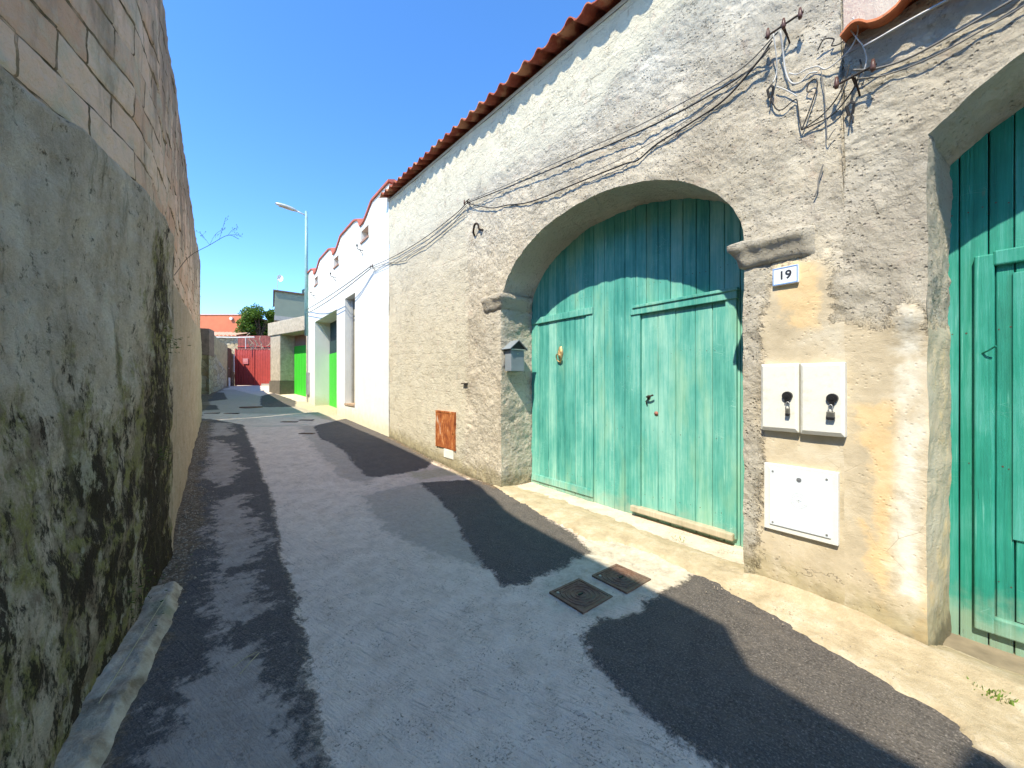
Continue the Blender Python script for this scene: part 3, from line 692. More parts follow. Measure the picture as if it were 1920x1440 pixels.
# imposts (weathered capitals) on both sides of the arch
def impost(s0, s1, z0, z1, xf, xb, label=None):
    ny, nx = 30, 22
    prof = [(0.0, -.02), (.10, .035), (.35, .05), (.62, .085), (.72, .11), (.93, .115), (1.0, .09), (1.0, -.05)]  # (height fraction, projection)
    path = []
    # plan path: along the front face then round the corner into the gateway
    c = P1[1] if s0 > 3 else P1[0]
    if s0 > 3: path = [(xf, s) for s in np.linspace(s1, c, ny)]+[(x, c) for x in np.linspace(xf, xb, nx)[1:]]
    else: path = [(xf, s) for s in np.linspace(s0, c, ny)]+[(x, c) for x in np.linspace(xf, xb, nx)[1:]]
    V = []
    sgn = -1 if s0 > 3 else 1
    for k, (x, s) in enumerate(path):
        for hf, pr in prof:
            pr *= .8
            if k < ny-1: px, py = -pr, 0
            elif k == ny-1: px, py = -pr, sgn*pr
            else: px, py = 0, sgn*pr
            if k < ny-1 and k > 0: pass
            f = min(1, k/3.0) if True else 1
            fe = (.25+.75*min(1, k/4.0))*min(1, (len(path)-1-k)/2.0+.2)
            V.append((x+px*fe, s+py*fe, z0+(z1-z0)*hf))
    V = np.array(V); V = V+np.stack([.016*fbm(V, 7, 3, off=1), .016*fbm(V, 7, 3, off=2), .022*fbm(V, 6, 3, off=3)], 1)
    n = len(V)
    return mesh_obj('impost', V, grid_faces(len(path), len(prof)), MW, house, smooth=True, attrs=dict(smooth=np.full(n, -1.), block=np.zeros(n), ochre=np.full(n, -1.), wash=np.full(n, -1.), grey=np.full(n, .05), base=np.full(n, 3.)))
impost(4.5, 5.05, 2.70, 2.93, XW-.0, XD-.02)
impost(.82, 1.29, 2.52, 2.73, XW-.0, XD-.02)

# ---- low house with the second gateway
low = thing('low_house', 'low plastered house with second green gateway under an orange tile eave at the right edge', 'house', (XW, -1.3, 0))
facade(-3.6, .66, [(P2[0], P2[1], arch2, SP2)], low)
reveal(P2[0], P2[1], arch2, SP2, low, splay=.06, plas=True)
tile_roof('roof', low, MT2, -3.54, .66, 3.24, lambda s: 3.865, .34, 3.6, pitch=.262, amp=.050, ph0=.5)
m = MB(); m.prism([(3.39, .02), (6.9, 3.6*.34), (6.9, 3.6*.34-.05), (3.39, -.01)], lambda a, b: (a, -3.6, 3.845+b), lambda a, b: (a, .64, 3.845+b)); m.build('roof_deck', MGR2, low)
m = MB(); m.box(XD+.14, XD+.3, -3.6, .64, -.3, 3.7); m.box(6.7, 6.9, -3.6, .64, -.3, 4.9); m.box(XD+.3, 6.7, -3.6, -3.4, -.3, 3.9); m.build('back_wall', MGR2, low)

# ---- board gates
def boards(name, parent, mat, edges, zb_fn, zt_fn, x, th=.035, gap=.006, rnd=3, bow=.004):
    """upright boards in one mesh, each with its own tone, tiny offset and eased edges"""
    r = random.Random(rnd); V = []; F = []; T = []
    for a, b in zip(edges, edges[1:]):
        lo, hi = min(a, b)+gap/2, max(a, b)-gap/2
        dx = r.uniform(-bow, bow); tn = r.random(); e = .004
        nz = 14; base = len(V)
        z0, z1 = zb_fn((lo+hi)/2)+r.uniform(-.012, .012), 0
        ztop = [zt_fn(lo), zt_fn(hi)]
        ring = [(x+dx+th, lo), (x+dx+e, lo), (x+dx, lo+e), (x+dx, hi-e), (x+dx+e, hi), (x+dx+th, hi)]
        for k in range(nz+1):
            t = k/nz; w = r.uniform(-.0012, .0012)
            for (px, py) in ring:
                u = (py-lo)/(hi-lo); zt = ztop[0]*(1-u)+ztop[1]*u
                V.append((px, py+w, z0+(zt-z0)*t)); T.append(tn)
        n = 6
        for k in range(nz):
            for q in range(n-1): F.append((base+k*n+q, base+k*n+q+1, base+(k+1)*n+q+1, base+(k+1)*n+q))
        F.append(tuple(base+q for q in range(n))); F.append(tuple(base+nz*n+q for q in range(n))[::-1])
        for zz in (.32, 1.06, 1.95, 2.76):
            for fr in (.25, .75):
                if r.random() < .25 or zz < z0+.1 or zz > min(ztop)-.05: continue
                yy = lo+(hi-lo)*fr+r.uniform(-.01, .01); z_ = zz+r.uniform(-.015, .015); b2 = len(V); e2 = r.uniform(.0035, .0055)
                for q in range(6): V.append((x+dx-.002, yy+e2*math.cos(q*1.047), z_+e2*math.sin(q*1.047))); T.append(-1.0)
                F.append(tuple(b2+q for q in range(6)))
    o = mesh_obj(name, V, F, mat, parent, attrs=dict(tone=T)); return o
def bar(name, parent, mat, boxes, tone=.5, bevel=.004):
    m = MB()
    for bx in boxes: m.box(*bx)
    o = m.build(name, mat, parent, bevel=bevel)
    at = o.data.attributes.new('tone', 'FLOAT', 'POINT'); at.data.foreach_set('value', [tone]*len(o.data.vertices)); return o
ct = lambda s: float(arch1(np.array(s)))+.12
gate = bar('door', house, MD1, [(XD+.045, XD+.09, 1.2, 4.7, 1.0, 1.12), (XD+.045, XD+.09, 1.2, 4.7, 2.7, 2.82)])
gate['label'] = 'faded pale green double leaf board gate'
ed = [1.10, 1.25, 1.39, 1.545, 1.69, 1.835, 1.972, 2.115, 2.257, 2.405, 2.553, 2.696, 2.85, 3.004, 3.165, 3.337, 3.50, 3.668, 3.86, 4.03, 4.20, 4.40, 4.56, 4.72]
boards('board_panel', gate, MD1, ed, lambda s: .02, lambda s: ct(s) if 1.3 < s < 4.57 else 3.0, XD, rnd=5)
# narrow left frame (fixed shutter) : posts, head, foot
bar('panel_frame', gate, MD1, [(XD-.030, XD+.001, 3.34, 4.56, 2.53, 2.62), (XD-.022, XD+.001, 3.34, 4.56, .10, .20), (XD-.012, XD+.001, 3.34, 3.46, .2, 2.53), (XD-.012, XD+.001, 4.43, 4.56, .2, 2.53)], .6)
# wicket door with its own raised frame
bar('wicket_frame', gate, MD1, [(XD-.040, XD+.001, 2.615, 2.735, .11, 2.42), (XD-.040, XD+.001, 1.565, 1.665, .11, 2.42), (XD-.055, XD+.001, 1.555, 2.745, 2.42, 2.505), (XD-.070, XD+.001, 1.545, 2.70, 2.495, 2.525)], .55)
wk = boards('wicket_leaf', gate, MD1, [1.67, 1.80, 1.975, 2.19, 2.40, 2.61], lambda s: .16, lambda s: 2.415, XD-.012, th=.012, rnd=9, bow=.002)
bar('sill', gate, MSILL, [(XD-.085, XD+.0, 1.58, 2.72, .095, .165)], .5, .012)
h = MB(); h.disc((XD-.012, 2.512, 1.45), (-1, 0, 0), .022, .012); h.tube([(XD-.02, 2.512, 1.45), (XD-.06, 2.512, 1.452), (XD-.065, 2.47, 1.46), (XD-.06, 2.43, 1.475)], .010, 8)
h.tube([(XD-.022, 2.512, 1.43), (XD-.03, 2.54, 1.40), (XD-.022, 2.53, 1.36)], .008, 6); h.build('handle', MIRON, gate, True)
h = MB(); h.disc((XD-.012, 2.418, 1.266), (-1, 0, 0), .024, .008); h.disc((XD-.02, 2.418, 1.266), (-1, 0, 0), .012, .006); h.build('lock', plain('rusty_lock', (.35, .16, .12), .7, .3), gate, True)
def knocker():
    m = MB(); c = (XD-.004, 3.937, 2.05)
    # oval embossed back plate
    V = []; F = []; nr, na = 7, 28
    for i in range(nr):
        t = i/(nr-1)
        for k in range(na):
            g = 2*math.pi*k/na; rr = 1-t
            V.append((c[0]-.006-.030*(1-rr*rr)**.5-.004*math.sin(5*g)*t*(1-t)*4, c[1]+.048*rr*math.cos(g)*(1+.08*math.cos(4*g)), c[2]+.10*rr*math.sin(g)*(1+.06*math.cos(6*g))))
    for i in range(nr-1):
        for k in range(na): F.append((i*na+k, i*na+(k+1) % na, (i+1)*na+(k+1) % na, (i+1)*na+k))
    m.add(V, F)
    pts = []
    for k in range(25):
        g = 2*math.pi*k/24; pts.append((c[0]-.045+.02*math.cos(g), c[1]+.046*math.sin(g), c[2]-.075-.055*math.cos(g)))
    m.tube(pts, .0095, 8, cap=False)
    m.disc((c[0]-.012, c[1]-.018, c[2]+.02), (-1, 0, 0), .010, .022, 10); m.disc((c[0]-.012, c[1]+.018, c[2]+.02), (-1, 0, 0), .010, .022, 10); m.disc((c[0]-.012, c[1], c[2]-.01), (-1, 0, 0), .014, .03, 10)
    m.disc((c[0]-.006, c[1], c[2]-.135), (-1, 0, 0), .014, .02, 12)
    m.build('knocker', MBR, gate, True)
knocker()
gate2 = bar('door', low, MD2, [(XD+.045, XD+.09, -2.9, .4, 1.0, 1.12), (XD+.045, XD+.09, -2.9, .4, 2.6, 2.72)])
gate2['label'] = 'deep green board gate'
boards('board_panel', gate2, MD2, [.40, .26, .175, .05, -.052, -.21, -.36, -.52, -.68, -.84, -1.0, -1.16, -1.31, -1.47, -1.63, -1.79, -1.95, -2.11, -2.27, -2.43, -2.6, -2.8, -2.95], lambda s: -.155, lambda s: 3.78, XD, rnd=8)
bar('door_frame', gate2, MD2, [(XD-.045, XD+.001, .025, .110, -.01, 2.44), (XD-.050, XD+.001, -1.25, .03, 2.36, 2.455), (XD-.045, XD+.001, -1.25, .03, -.01, .10), (XD-.045, XD+.001, -1.30, -1.22, 0, 2.4)], .5, .010)
boards('wicket_leaf', gate2, MD2, [.022, -.055, -.20, -.36, -.52, -.68, -.84, -1.0, -1.2], lambda s: .10, lambda s: 2.36, XD-.014, th=.014, rnd=4, bow=.003)
bar('patch_board', gate2, MD2, [(XD-.030, XD-.012, -.45, -.045, .62, 2.30)], .9, .004)
h = MB(); h.tube([(XD-.045, .075, 1.80), (XD-.075, .05, 1.815), (XD-.10, .02, 1.84)], .005, 6); h.build('bolt', MD2, gate2)

# ================================================================== LEFT WALL
UP = [(-4.5, -1.02), (-1.1, -1.0), (.4, -.93), (1.2, -.86), (2.2, -.78), (2.65, -.70), (3.0, -.57), (3.65, -.375), (4.2, -.315), (4.8, -.29), (9.1, -.25), (14.0, -.18)]
LO = [(-4.5, -1.0), (-1, -.84), (0, -.77), (2.46, -.51), (3.65, -.40), (4.8, -.29), (9.1, -.25), (14.0, -.18)]
def xl(s, z):
    u = np.interp(s, [a for a, b in UP], [b for a, b in UP]); l = np.interp(s, [a for a, b in LO], [b for a, b in LO])
    t = sm(z, .3, 2.6); return l*(1-t)+u*t
def left_s():
    return np.concatenate([np.arange(-4.5, 1.6, .08), np.arange(1.6, 5.6, .018), 5.6+np.cumsum(np.linspace(.02, .07, 190))])
lw = thing('block_wall', 'high alley wall of pink tan blocks over mouldy grey green render, deep in shade', 'wall', (-.4, 4.8, 0))
def build_left():
    S = left_s(); S = S[S < 14.0]; S = np.append(S, 14.0)
    arc = np.concatenate([[0], np.cumsum(np.hypot(np.diff(S), np.diff(np.interp(S, [a for a, b in UP], [b for a, b in UP]))))])
    # blocks
    Z0 = 2.55; nz = 150
    top = 5.02-.42*sm(S, -1.12, -1.0)*(1-sm(S, -.25, -.10))+.012*np.sin(S*3.1)+.03*sm(S, 10, 14)
    T = np.linspace(0, 1, nz); Z = Z0+(top-Z0)[:, None]*T[None]
    Y = np.repeat(S, nz); Zf = Z.ravel(); A = np.repeat(arc, nz); X = xl(Y, Zf)
    P = np.stack([X, Y, Zf], 1)
    blk = np.sin(np.floor(Zf/.213)*12.9898+np.floor(A/.47+(np.floor(Zf/.213) % 2)*.5)*78.233)*43758.5; blk = blk-np.floor(blk)
    row = np.abs((Zf/.213) % 1-.5); cl = np.abs((A/.47+.5*(np.floor(Zf/.213) % 2)) % 1-.5)
    gr = np.maximum(sm(row, .46, .5), sm(cl, .48, .5))
    X2 = X-.03+.018*fbm(P, 1.5, 3)+.010*fbm(P, 9, 3, off=3)+.012*(blk-.5)-.010*gr
    Yq = Y; V = np.stack([X2, Yq, Zf+.006*fbm(P, 4, 2, off=6)], 1)
    F = grid_faces(len(S), nz, flip=False)
    # top slab, back face
    n = len(S); b = len(V); V = V.tolist(); F = F.tolist()
    for i, s in enumerate(S): V.append((X2[i*nz+nz-1]-.27, s, top[i]+.01))
    for i, s in enumerate(S): V.append((X2[i*nz+nz-1]-.27, s, -.3))
    for i in range(n-1):
        t0, t1 = i*nz+nz-1, (i+1)*nz+nz-1
        F.append([t0, t1, b+i+1, b+i]); F.append([b+i, b+i+1, b+n+i+1, b+n+i])
    e = (n-1)*nz
    F.append([e+nz-1, e, b+2*n-1, b+n-1])
    AA = np.concatenate([A, arc, arc])
    mesh_obj('block_courses', V, F, MBK, lw, smooth=True, attrs=dict(arc=AA))
    # render coat (lower)
    nz = 165
    n1 = fbm(np.stack([S, S*0, S*0], 1), 2.2, 4, off=2)
    ztop = np.where(S < 4.78, 2.99+.035*n1*2, 2.66+.045*(S-4.9)+.03*n1)
    T = np.linspace(0, 1, nz); z0 = hz(S)-.2; Z = z0[:, None]+(ztop-z0)[:, None]*T[None]
    Y = np.repeat(S, nz); Zf = Z.ravel(); X = xl(Y, Zf); P = np.stack([X, Y, Zf], 1)
    near = 1-sm(Y+.30*fbm(P, 3, 4, off=5), 4.70, 4.90)
    d = .040*fbm(P, 1.3, 4, off=1)+.022*fbm(P, 6, 4, off=2)*near+.008*fbm(P, 22, 3, off=4)+.004
    tk = .022+.028*near
    edge = sm(np.tile(T, len(S)), 1.0, .985)
    X2 = X-.03+(tk+d)*edge+(1-edge)*-.03
    mold = .42*(1-sm(Zf, .8, 2.1))*near+.72*np.exp(-((Y-4.15)/.48)**2)*near*(1-sm(Zf, 2.4, 3.0)*.6)+.25*np.exp(-((Y-3.0)/.5)**2)*(1-sm(Zf, 1.0, 2.0))
    mold = mold*1.0-.30*sm(Zf, 1.7, 2.6)*(1-np.exp(-((Y-4.2)/.5)**2)) - .55*(1-near)+.25*(1-near)*(1-sm(Zf-hz(Y), .0, .45))+.12
    V = np.stack([X2, Y+.01*fbm(P, 4, 2, off=7), Zf], 1)
    mesh_obj('render_coat', V, grid_faces(len(S), nz, flip=False), ML, lw, smooth=True, attrs=dict(mold=np.clip(mold, -1, 1.2), far=1-near))
build_left()
def build_kerb():
    S = np.arange(-4.4, 4.36, .03); w = 24; V = []
    for s in S:
        xw = float(xl(np.array(s), np.array(0.))); fade = float(1-sm(np.array(s), 3.95, 4.33))
        wd = .22+.03*math.sin(s*2.3)
        for k in range(w):
            t = k/(w-1); zz = float(hz(s))+(.06 if t < .75 else .06*(1-(t-.75)/.25*1.6))*(.35+.65*fade)-.12*(1-fade)*(t > .05)
            V.append((xw-.05+(wd*(.6+.4*fade)+.05)*t, s, zz))
    V = np.array(V); V[:, 2] += .035*fbm(V, 7, 6, .62, off=3); V[:, 0] += .03*fbm(V, 4, 4, off=5)*(np.tile(np.arange(w), len(S))/w)
    mesh_obj('footing', V, grid_faces(len(S), w, flip=True), MK, lw, smooth=True)
build_kerb()
# hidden-side continuation of the walls beyond the near one (set back, lower)
lw2 = thing('set_back_wall', 'lower pale wall set back from the alley just past the end of the high block wall', 'wall', (-.6, 18, .6))
m = MB(); m.prism([(14.05, .3), (22.4, .8), (22.4, 4.7), (14.05, 4.65)], lambda a, b: (-.75, a, b), lambda a, b: (-.47, a, b)); m.build('wall', MYW, lw2)
m = MB(); m.prism([(14.05, 4.66), (22.4, 4.71), (22.4, 4.78), (14.05, 4.73)], lambda a, b: (-.80, a, b), lambda a, b: (-.42, a, b)); m.build('coping', MGR2, lw2)

# ================================================================== WHITE BUILDING
wb = thing('white_building', 'whitewashed building with scalloped terracotta edged parapet and bright green door', 'building', (XW, 14, .5))
def parapet(s):
    p = (s-8.95) % 3.08; n = math.floor((s-8.95)/3.08)
    if p < 1.35: return 6.46
    if p < 2.25:
        t = (p-1.35)/.9; return 6.46-.34*(math.sin(t*math.pi/2)**1.3)
    if p < 2.42: return 6.12
    if p < 2.55: return 6.12+(p-2.42)/.13*.22
    t = (p-2.55)/.53; return 6.34+.12*math.sin(t*math.pi/2)
def white_wall():
    s_edges = sorted(set([9.13, 11.86, 12.95, 13.95, 17.42, 19.0, 10.62, 11.28, 13.72, 14.34, 16.86, 17.48]))
    S = []
    for a, b in zip(s_edges, s_edges[1:]): S += list(np.linspace(a, b, max(2, int((b-a)/.06)+1))[:-1])
    S.append(19.0); S = np.array(S)
    zbr = [.0, .98, 4.14, 4.32, 5.62, 5.94, 6.0]
    zl = []
    for a, b in zip(zbr, zbr[1:]): zl += list(np.linspace(a, b, max(2, int((b-a)/.09)+1))[:-1])
    zl.append(6.0); zl = np.array(zl); nb = len(zl); nt = 5
    V = []
    for s in S:
        for z in zl: V.append((XW, s, z))
        for k in range(1, nt): V.append((XW, s, 6.0+(parapet(s)-6.0)*k/(nt-1)))
    V = np.array(V); nz = nb+nt-1
    keep = np.ones((len(S)-1, nz-1), bool)
    sc_ = (S[:-1]+S[1:])/2; zc = np.concatenate([(zl[:-1]+zl[1:])/2, [6.1]*(nt-1)])
    holes = [(11.86, 12.95, .98, 4.32), (13.95, 17.42, -1, 4.14)]+[(a, b, 5.62, 5.94) for a, b in ((10.62, 11.28), (13.72, 14.34), (16.86, 17.48))]
    for a, b, c, d in holes: keep[np.ix_((sc_ > a) & (sc_ < b), (zc > c) & (zc < d))] = False
    P = V.copy(); V[:, 0] -= .010*fbm(P, .9, 3)+.004*fbm(P, 6, 2)
    V[:, 2] -= 0
    base = V[:, 2]-hz(V[:, 1])
    F = grid_faces(len(S), nz, keep).tolist(); V = V.tolist(); B = base.tolist()
    def quad(*p):
        n = len(V); V.extend(p); B.extend([q[2]-float(hz(q[1])) for q in p]); F.append([n, n+1, n+2, n+3])
    for a, b, c, d in holes:
        dp = .60 if b-a > 3 else (.30 if b-a > 1 else .22); x1 = XW+dp; x0 = XW-.004; c = max(c, 0)
        quad((x0, b, c), (x1, b, c), (x1, b, d), (x0, b, d)); quad((x0, a, c), (x0, a, d), (x1, a, d), (x1, a, c))
        quad((x0, a, d), (x0, b, d), (x1, b, d), (x1, a, d)); quad((x0, a, c), (x1, a, c), (x1, b, c), (x0, b, c))
        quad((x1, a, c), (x1, a, d), (x1, b, d), (x1, b, c))
    # back and ends
    n = len(V)
    for s in S: V.append((XW+.25, s, parapet(s))); B.append(5)
    for s in S: V.append((XW+.25, s, 5.2)); B.append(5)
    for i in range(len(S)-1):
        F.append([n+i+1, n+i, n+len(S)+i, n+len(S)+i+1])
    quad((XW, 19.0, 0), (XW+.0, 19.0, parapet(19.)), (9, 19.0, parapet(19.)-.2), (9, 19.0, 0))
    quad((XW, 9.13, 5.0), (XW+.25, 9.13, 5.0), (XW+.25, 9.13, parapet(9.13)), (XW, 9.13, parapet(9.13)))
    mesh_obj('wall', V, F, MWH, wb, attrs=dict(base=np.clip(B, -1, 9)))
    cap = MB(); q = np.arange(9.05, 19.08, .05)
    pts = [(s, parapet(min(max(s, 9.13), 18.99))) for s in q]
    poly = [(XW-.045, -.015), (XW+.27, -.015), (XW+.28, .035), (XW+.11, .085), (XW-.05, .035)]
    V = []; F = []
    for s, z in pts:
        for a, b in poly: V.append((a, s, z+b))
    for i in range(len(pts)-1):
        for k in range(5): F.append((i*5+k, (i+1)*5+k, (i+1)*5+(k+1) % 5, i*5+(k+1) % 5))
    F.append((4, 3, 2, 1, 0)); e = (len(pts)-1)*5; F.append((e, e+1, e+2, e+3, e+4))
    cap.add(V, F).build('parapet_coping', MCAP, wb)
    m = MB(); m.box(XW+.3, 9, 9.2, 18.9, 5.0, 5.1); m.build('roof', MGR2, wb)
white_wall()
for a, b in ((10.62, 11.28), (13.72, 14.34), (16.86, 17.48)):
    # brick-lined vent: sloping sill tile and back
    m = MB(); m.box(XW-.035, XW+.2, a-.02, b+.02, 5.585, 5.635); f = m.build('vent', MNICHE, wb)
    g = MB(); g.box(XW+.17, XW+.21, a+.002, b-.002, 5.636, 5.938); g.build('back_brick', MNICHE, f)
# tall recess with raised sill near, green door in the wide recess
m = MB(); m.box(XW-.03, XW+.29, 11.90, 12.93, .93, .99); f = m.build('window', plain('brick_sill', (.40, .28, .18), .9, var=.25), wb)
g = MB(); g.box(XW+.24, XW+.29, 11.87, 12.94, 1.0, 4.31); g.build('shutter', plain('pale_grey_shutter', (.42, .40, .34), .7), f)
g = MB(); g.tube([(XW+.20, 12.86, 1.0), (XW+.20, 12.86, 4.3)], .03, 8); g.build('pipe', MZN, f)
m = MB()
for k in range(8): m.box(XW+.545, XW+.597, 13.955+k*.433, 13.955+k*.433+.428, .60, 2.85)
dr = m.build('door', MGR, wb, bevel=.006)
g = MB(); g.box(XW+.56, XW+.597, 13.96, 17.41, 2.86, 4.13); g.build('upper_panel', MTANK, dr)  # plain dark panel filling the opening above the door
g = MB(); g.tube([(XW+.54, 15.9, 1.7), (XW+.50, 15.9, 1.7), (XW+.50, 15.9, 1.85), (XW+.54, 15.9, 1.85)], .012, 6); g.build('handle', MIRON, dr)
m = MB(); m.prism([(XW+.0, 4.14), (XW+.6, 4.14), (XW+.6, 3.3), (XW+.45, 3.6), (XW+.2, 3.98)], lambda a, b: (a, 17.30, b), lambda a, b: (a, 17.42, b)); m.build('bracket', MWH, wb)
m = MB(); m.box(XW-.10, XW-.005, 18.42, 18.72, 1.15, 2.1); m.build('meter_box', MZN, wb)
m = MB(); m.tube([(XW-.03, 18.75, .8), (XW-.03, 18.75, 3.7)], .02, 8); m.build('conduit', MZN, wb)
def wall_hook(s, z, label):
    o = thing('wall_bracket', label, 'bracket', (XW, s, z), 'iron brackets on the white wall')
    m = MB(); m.tube([(XW, s, z), (XW-.16, s, z+.02), (XW-.17, s, z+.10)], .012, 6); m.tube([(XW, s, z-.12), (XW-.10, s, z+.01)], .009, 6); m.disc((XW-.17, s, z+.09), (0, 0, 1), .025, .05, 8); m.build('arm', MIRON, o)
wall_hook(11.1, 5.35, 'small iron bracket nearest the tile eave under the first vent of the white wall')
wall_hook(14.1, 5.25, 'small iron bracket under the middle vent of the white wall')
wall_hook(17.3, 5.2, 'small iron bracket beside the street lamp high on the white wall')

# ================================================================== STREET LAMP
lp = thing('street_lamp', 'tall teal street lamp with pale arm and long head over the alley', 'street lamp', (XW-.07, 18.8, 3.7))
m = MB(); m.tube([(XW-.07, 18.8, 3.72), (XW-.07, 18.8, 7.0), (XW-.07, 18.8, 9.15)], .06, 14, radii=[.075, .065, .055]); m.disc((XW-.07, 18.8, 9.15), (0, 0, 1), .055, .03, 14, .03); m.build('pole', MPOLE, lp, True)
m = MB(); m.tube([(XW-.07, 18.8, 8.98), (XW-.45, 18.78, 9.06)], .03, 10); m.build('arm', MLAMP, lp, True)
def lamp_head():
    V = []; F = []; st = [(0, .04, .03), (.08, .07, .05), (.22, .13, .075), (.5, .15, .085), (.8, .13, .07), (.98, .07, .04), (1.03, .02, .015)]
    n = 14
    for t, w, hh in st:
        for k in range(n):
            g = 2*math.pi*k/n; z = math.sin(g)*hh; z = max(z, -.035)
            V.append((XW-.42-t*.80, 18.78+math.cos(g)*w, 9.065+t*.10+z))
    for i in range(len(st)-1):
        for k in range(n): F.append((i*n+k, i*n+(k+1) % n, (i+1)*n+(k+1) % n, (i+1)*n+k))
    F.append(tuple(range(n))); F.append(tuple((len(st)-1)*n+k for k in range(n))[::-1])
    o = mesh_obj('lamp_head', V, F, MLAMP, lp, smooth=True)
    m = MB(); m.box(XW-1.10, XW-.62, 18.69, 18.87, 9.055, 9.075, Matrix.Translation((0, 0, .035))); m.build('lens', plain('frosted_lens', (.5, .5, .46), .2), o)
lamp_head()
for z in (4.1, 5.6):
    m = MB(); m.box(XW-.15, XW+.0, 18.76, 18.84, z, z+.05); m.build('wall_clamp', MZN, lp)

# ================================================================== FAR END
def face_cam(c, w, d, z0, z1):
    """box whose front looks down the alley to the viewer; c = centre of the front (x,y)"""
    ax = Vector((.786, -.618, 0)); ay = Vector((.618, .786, 0)); o = Vector((c[0], c[1], 0))
    M = Matrix(((ax.x, ay.x, 0, o.x), (ax.y, ay.y, 0, o.y), (0, 0, 1, 0), (0, 0, 0, 1)))
    return M
# concrete garage surround with green door, right
gar = thing('concrete_garage', 'bare concrete garage frame with a bright green door, past the white building', 'garage', (2.9, 21, 1))
ux, uy = -.284/1.0395, 1/1.0395                      # along facade
nx_, ny_ = uy, -ux                                    # into the building
def G(u, v, z): return (3.55+ux*u+nx_*v, 18.9+uy*u+ny_*v, z)
def gbox(mb, u0, u1, v0, v1, z0, z1):
    V = [G(u, v, z) for z in (z0, z1) for v in (v0, v1) for u in (u0, u1)]
    mb.add(V, [(0, 2, 3, 1), (4, 5, 7, 6), (0, 1, 5, 4), (2, 6, 7, 3), (0, 4, 6, 2), (1, 3, 7, 5)])
m = MB(); gbox(m, 3.08, 4.15, 0, .72, 1.75, 4.02); m.build('pillar', MGRD, gar, bevel=.03)
m = MB(); gbox(m, .12, .5, 0, .72, .6, 4.02); m.build('pillar', MGRD, gar, bevel=.03)
m = MB(); gbox(m, .12, 4.3, -.06, .8, 4.02, 4.68); m.build('lintel', MGRD, gar, bevel=.03)
m = MB(); gbox(m, 3.03, 4.2, -.03, .74, .7, 1.75); m.build('plinth', MDARK, gar)
m = MB()
for k in range(10): gbox(m, .5+k*.255, .5+k*.255+.243, .66, .70, .90, 3.48)
gbox(m, .5, 3.05, .685, .71, .86, 3.5)
d2 = m.build('door', MGR, gar); m = MB(); gbox(m, .5, 3.08, .70, .78, 3.5, 4.02); m.build('vent_panel', MNICHE, gar)
m = MB(); gbox(m, .3, 4.1, .79, 5, .8, 4.4); m.build('back_wall', MGRD, gar)
# bougainvillea-like shade edge on top of the green door: small leaves
# grey upper building
gb = thing('grey_building', 'green grey box shaped upper storey with dark roof edge behind the garage', 'building', (4.6, 30, 1.5))
def gslab(e, z0, z1):
    P = [(3.33-e, 29.19-e), (6.3+e, 29.3-e), (7.4+e, 35), (3.97-e, 35)]
    q = MB(); q.prism(P, lambda a, b: (a, b, z0), lambda a, b: (a, b, z1)); return q
gslab(0, 6.05, 7.62).build('wall', MGRY, gb); gslab(.03, 5.75, 6.05).build('band', MGR2, gb)
gslab(.10, 7.62, 7.72).build('roof', MBRN, gb); gslab(-.2, 1.4, 5.75).build('lower_wall', MBRN, gb)
an = thing('satellite_dish', 'small white satellite dish on a thin mast above the grey building', 'satellite dish', (3.62, 29.3, 7.72))
m = MB(); m.tube([(3.5, 29.3, 7.7), (3.5, 29.3, 8.7)], .02, 6); m.build('mast', MZN, an)
V = []; F = []
for i in range(5):
    for k in range(16):
        g = 2*math.pi*k/16; rr = .2*i/4; V.append((3.64+rr*math.cos(g)*.86, 29.28-rr*math.cos(g)*.35-.09*(1-(i/4)**2)*-1, 8.55+rr*math.sin(g)*1.1))
for i in range(4):
    for k in range(16): F.append((i*16+k, i*16+(k+1) % 16, (i+1)*16+(k+1) % 16, (i+1)*16+k))
mesh_obj('dish', V, F, plain('dish_white', (.75, .75, .73), .5), an, smooth=True)
tk = thing('water_tank', 'dark water tank peeking over the grey building roof beside the white wall', 'tank', (5.55, 31.0, 7.7))
m = MB(); m.tube([(5.6, 31, 7.7), (5.6, 31, 8.35), (5.6, 31, 8.5)], .4, 16, radii=[.4, .4, .2]); m.build('tank_body', MTANK, tk)
# red gate
rg = thing('red_gate', 'red corrugated sheet gate closing the end of the alley, its left part in shade', 'gate', (2.0, 27.3, 1.5))
gx = Vector((2.95-1.24, 26.56-27.91, 0)); L_ = gx.length; gx.normalize(); gy = Vector((-gx.y, gx.x, 0))
Mr = Matrix(((gx.x, gy.x, 0, 1.24), (gx.y, gy.y, 0, 27.91), (0, 0, 1, 0), (0, 0, 0, 1)))
def corr(z0, z1, L, y=0, p=.15, amp=.012, x0=0):
    n = int(L/p*6); V = []; F = []
    for i in range(n+1):
        u = x0+L*i/n; q = (u/p) % 1; w = amp*(1 if q < .4 else (1-(q-.4)/.1 if q < .5 else (0 if q < .9 else (q-.9)/.1)))
        for z in (z0, z1): V.append(tuple(Mr @ Vector((u, y-w, z))))
    for i in range(n): F.append((2*i, 2*i+2, 2*i+3, 2*i+1))
    return V, F
V, F = corr(1.52, 3.62, L_); o = mesh_obj('sheet_panel', V, F, MRED, rg)
m = MB(); m.box(-.06, .0, -.05, .06, 1.5, 3.68, Mr); m.box(L_*.48, L_*.48+.05, -.045, .03, 1.52, 3.64, Mr); m.box(0, L_, .0, .05, 3.56, 3.62, Mr); m.build('gate_frame', MRED, rg)
m = MB(); m.box(.42, .74, -.06, -.035, 2.78, 3.12, Mr); sg = m.build('notice_plate', plain('faded_pink_sign', (.50, .16, .17), .6), rg)
m = MB()
for z in (3.05, 3.0, 2.94): m.box(.47, .69, -.064, -.061, z, z+.022, Mr)
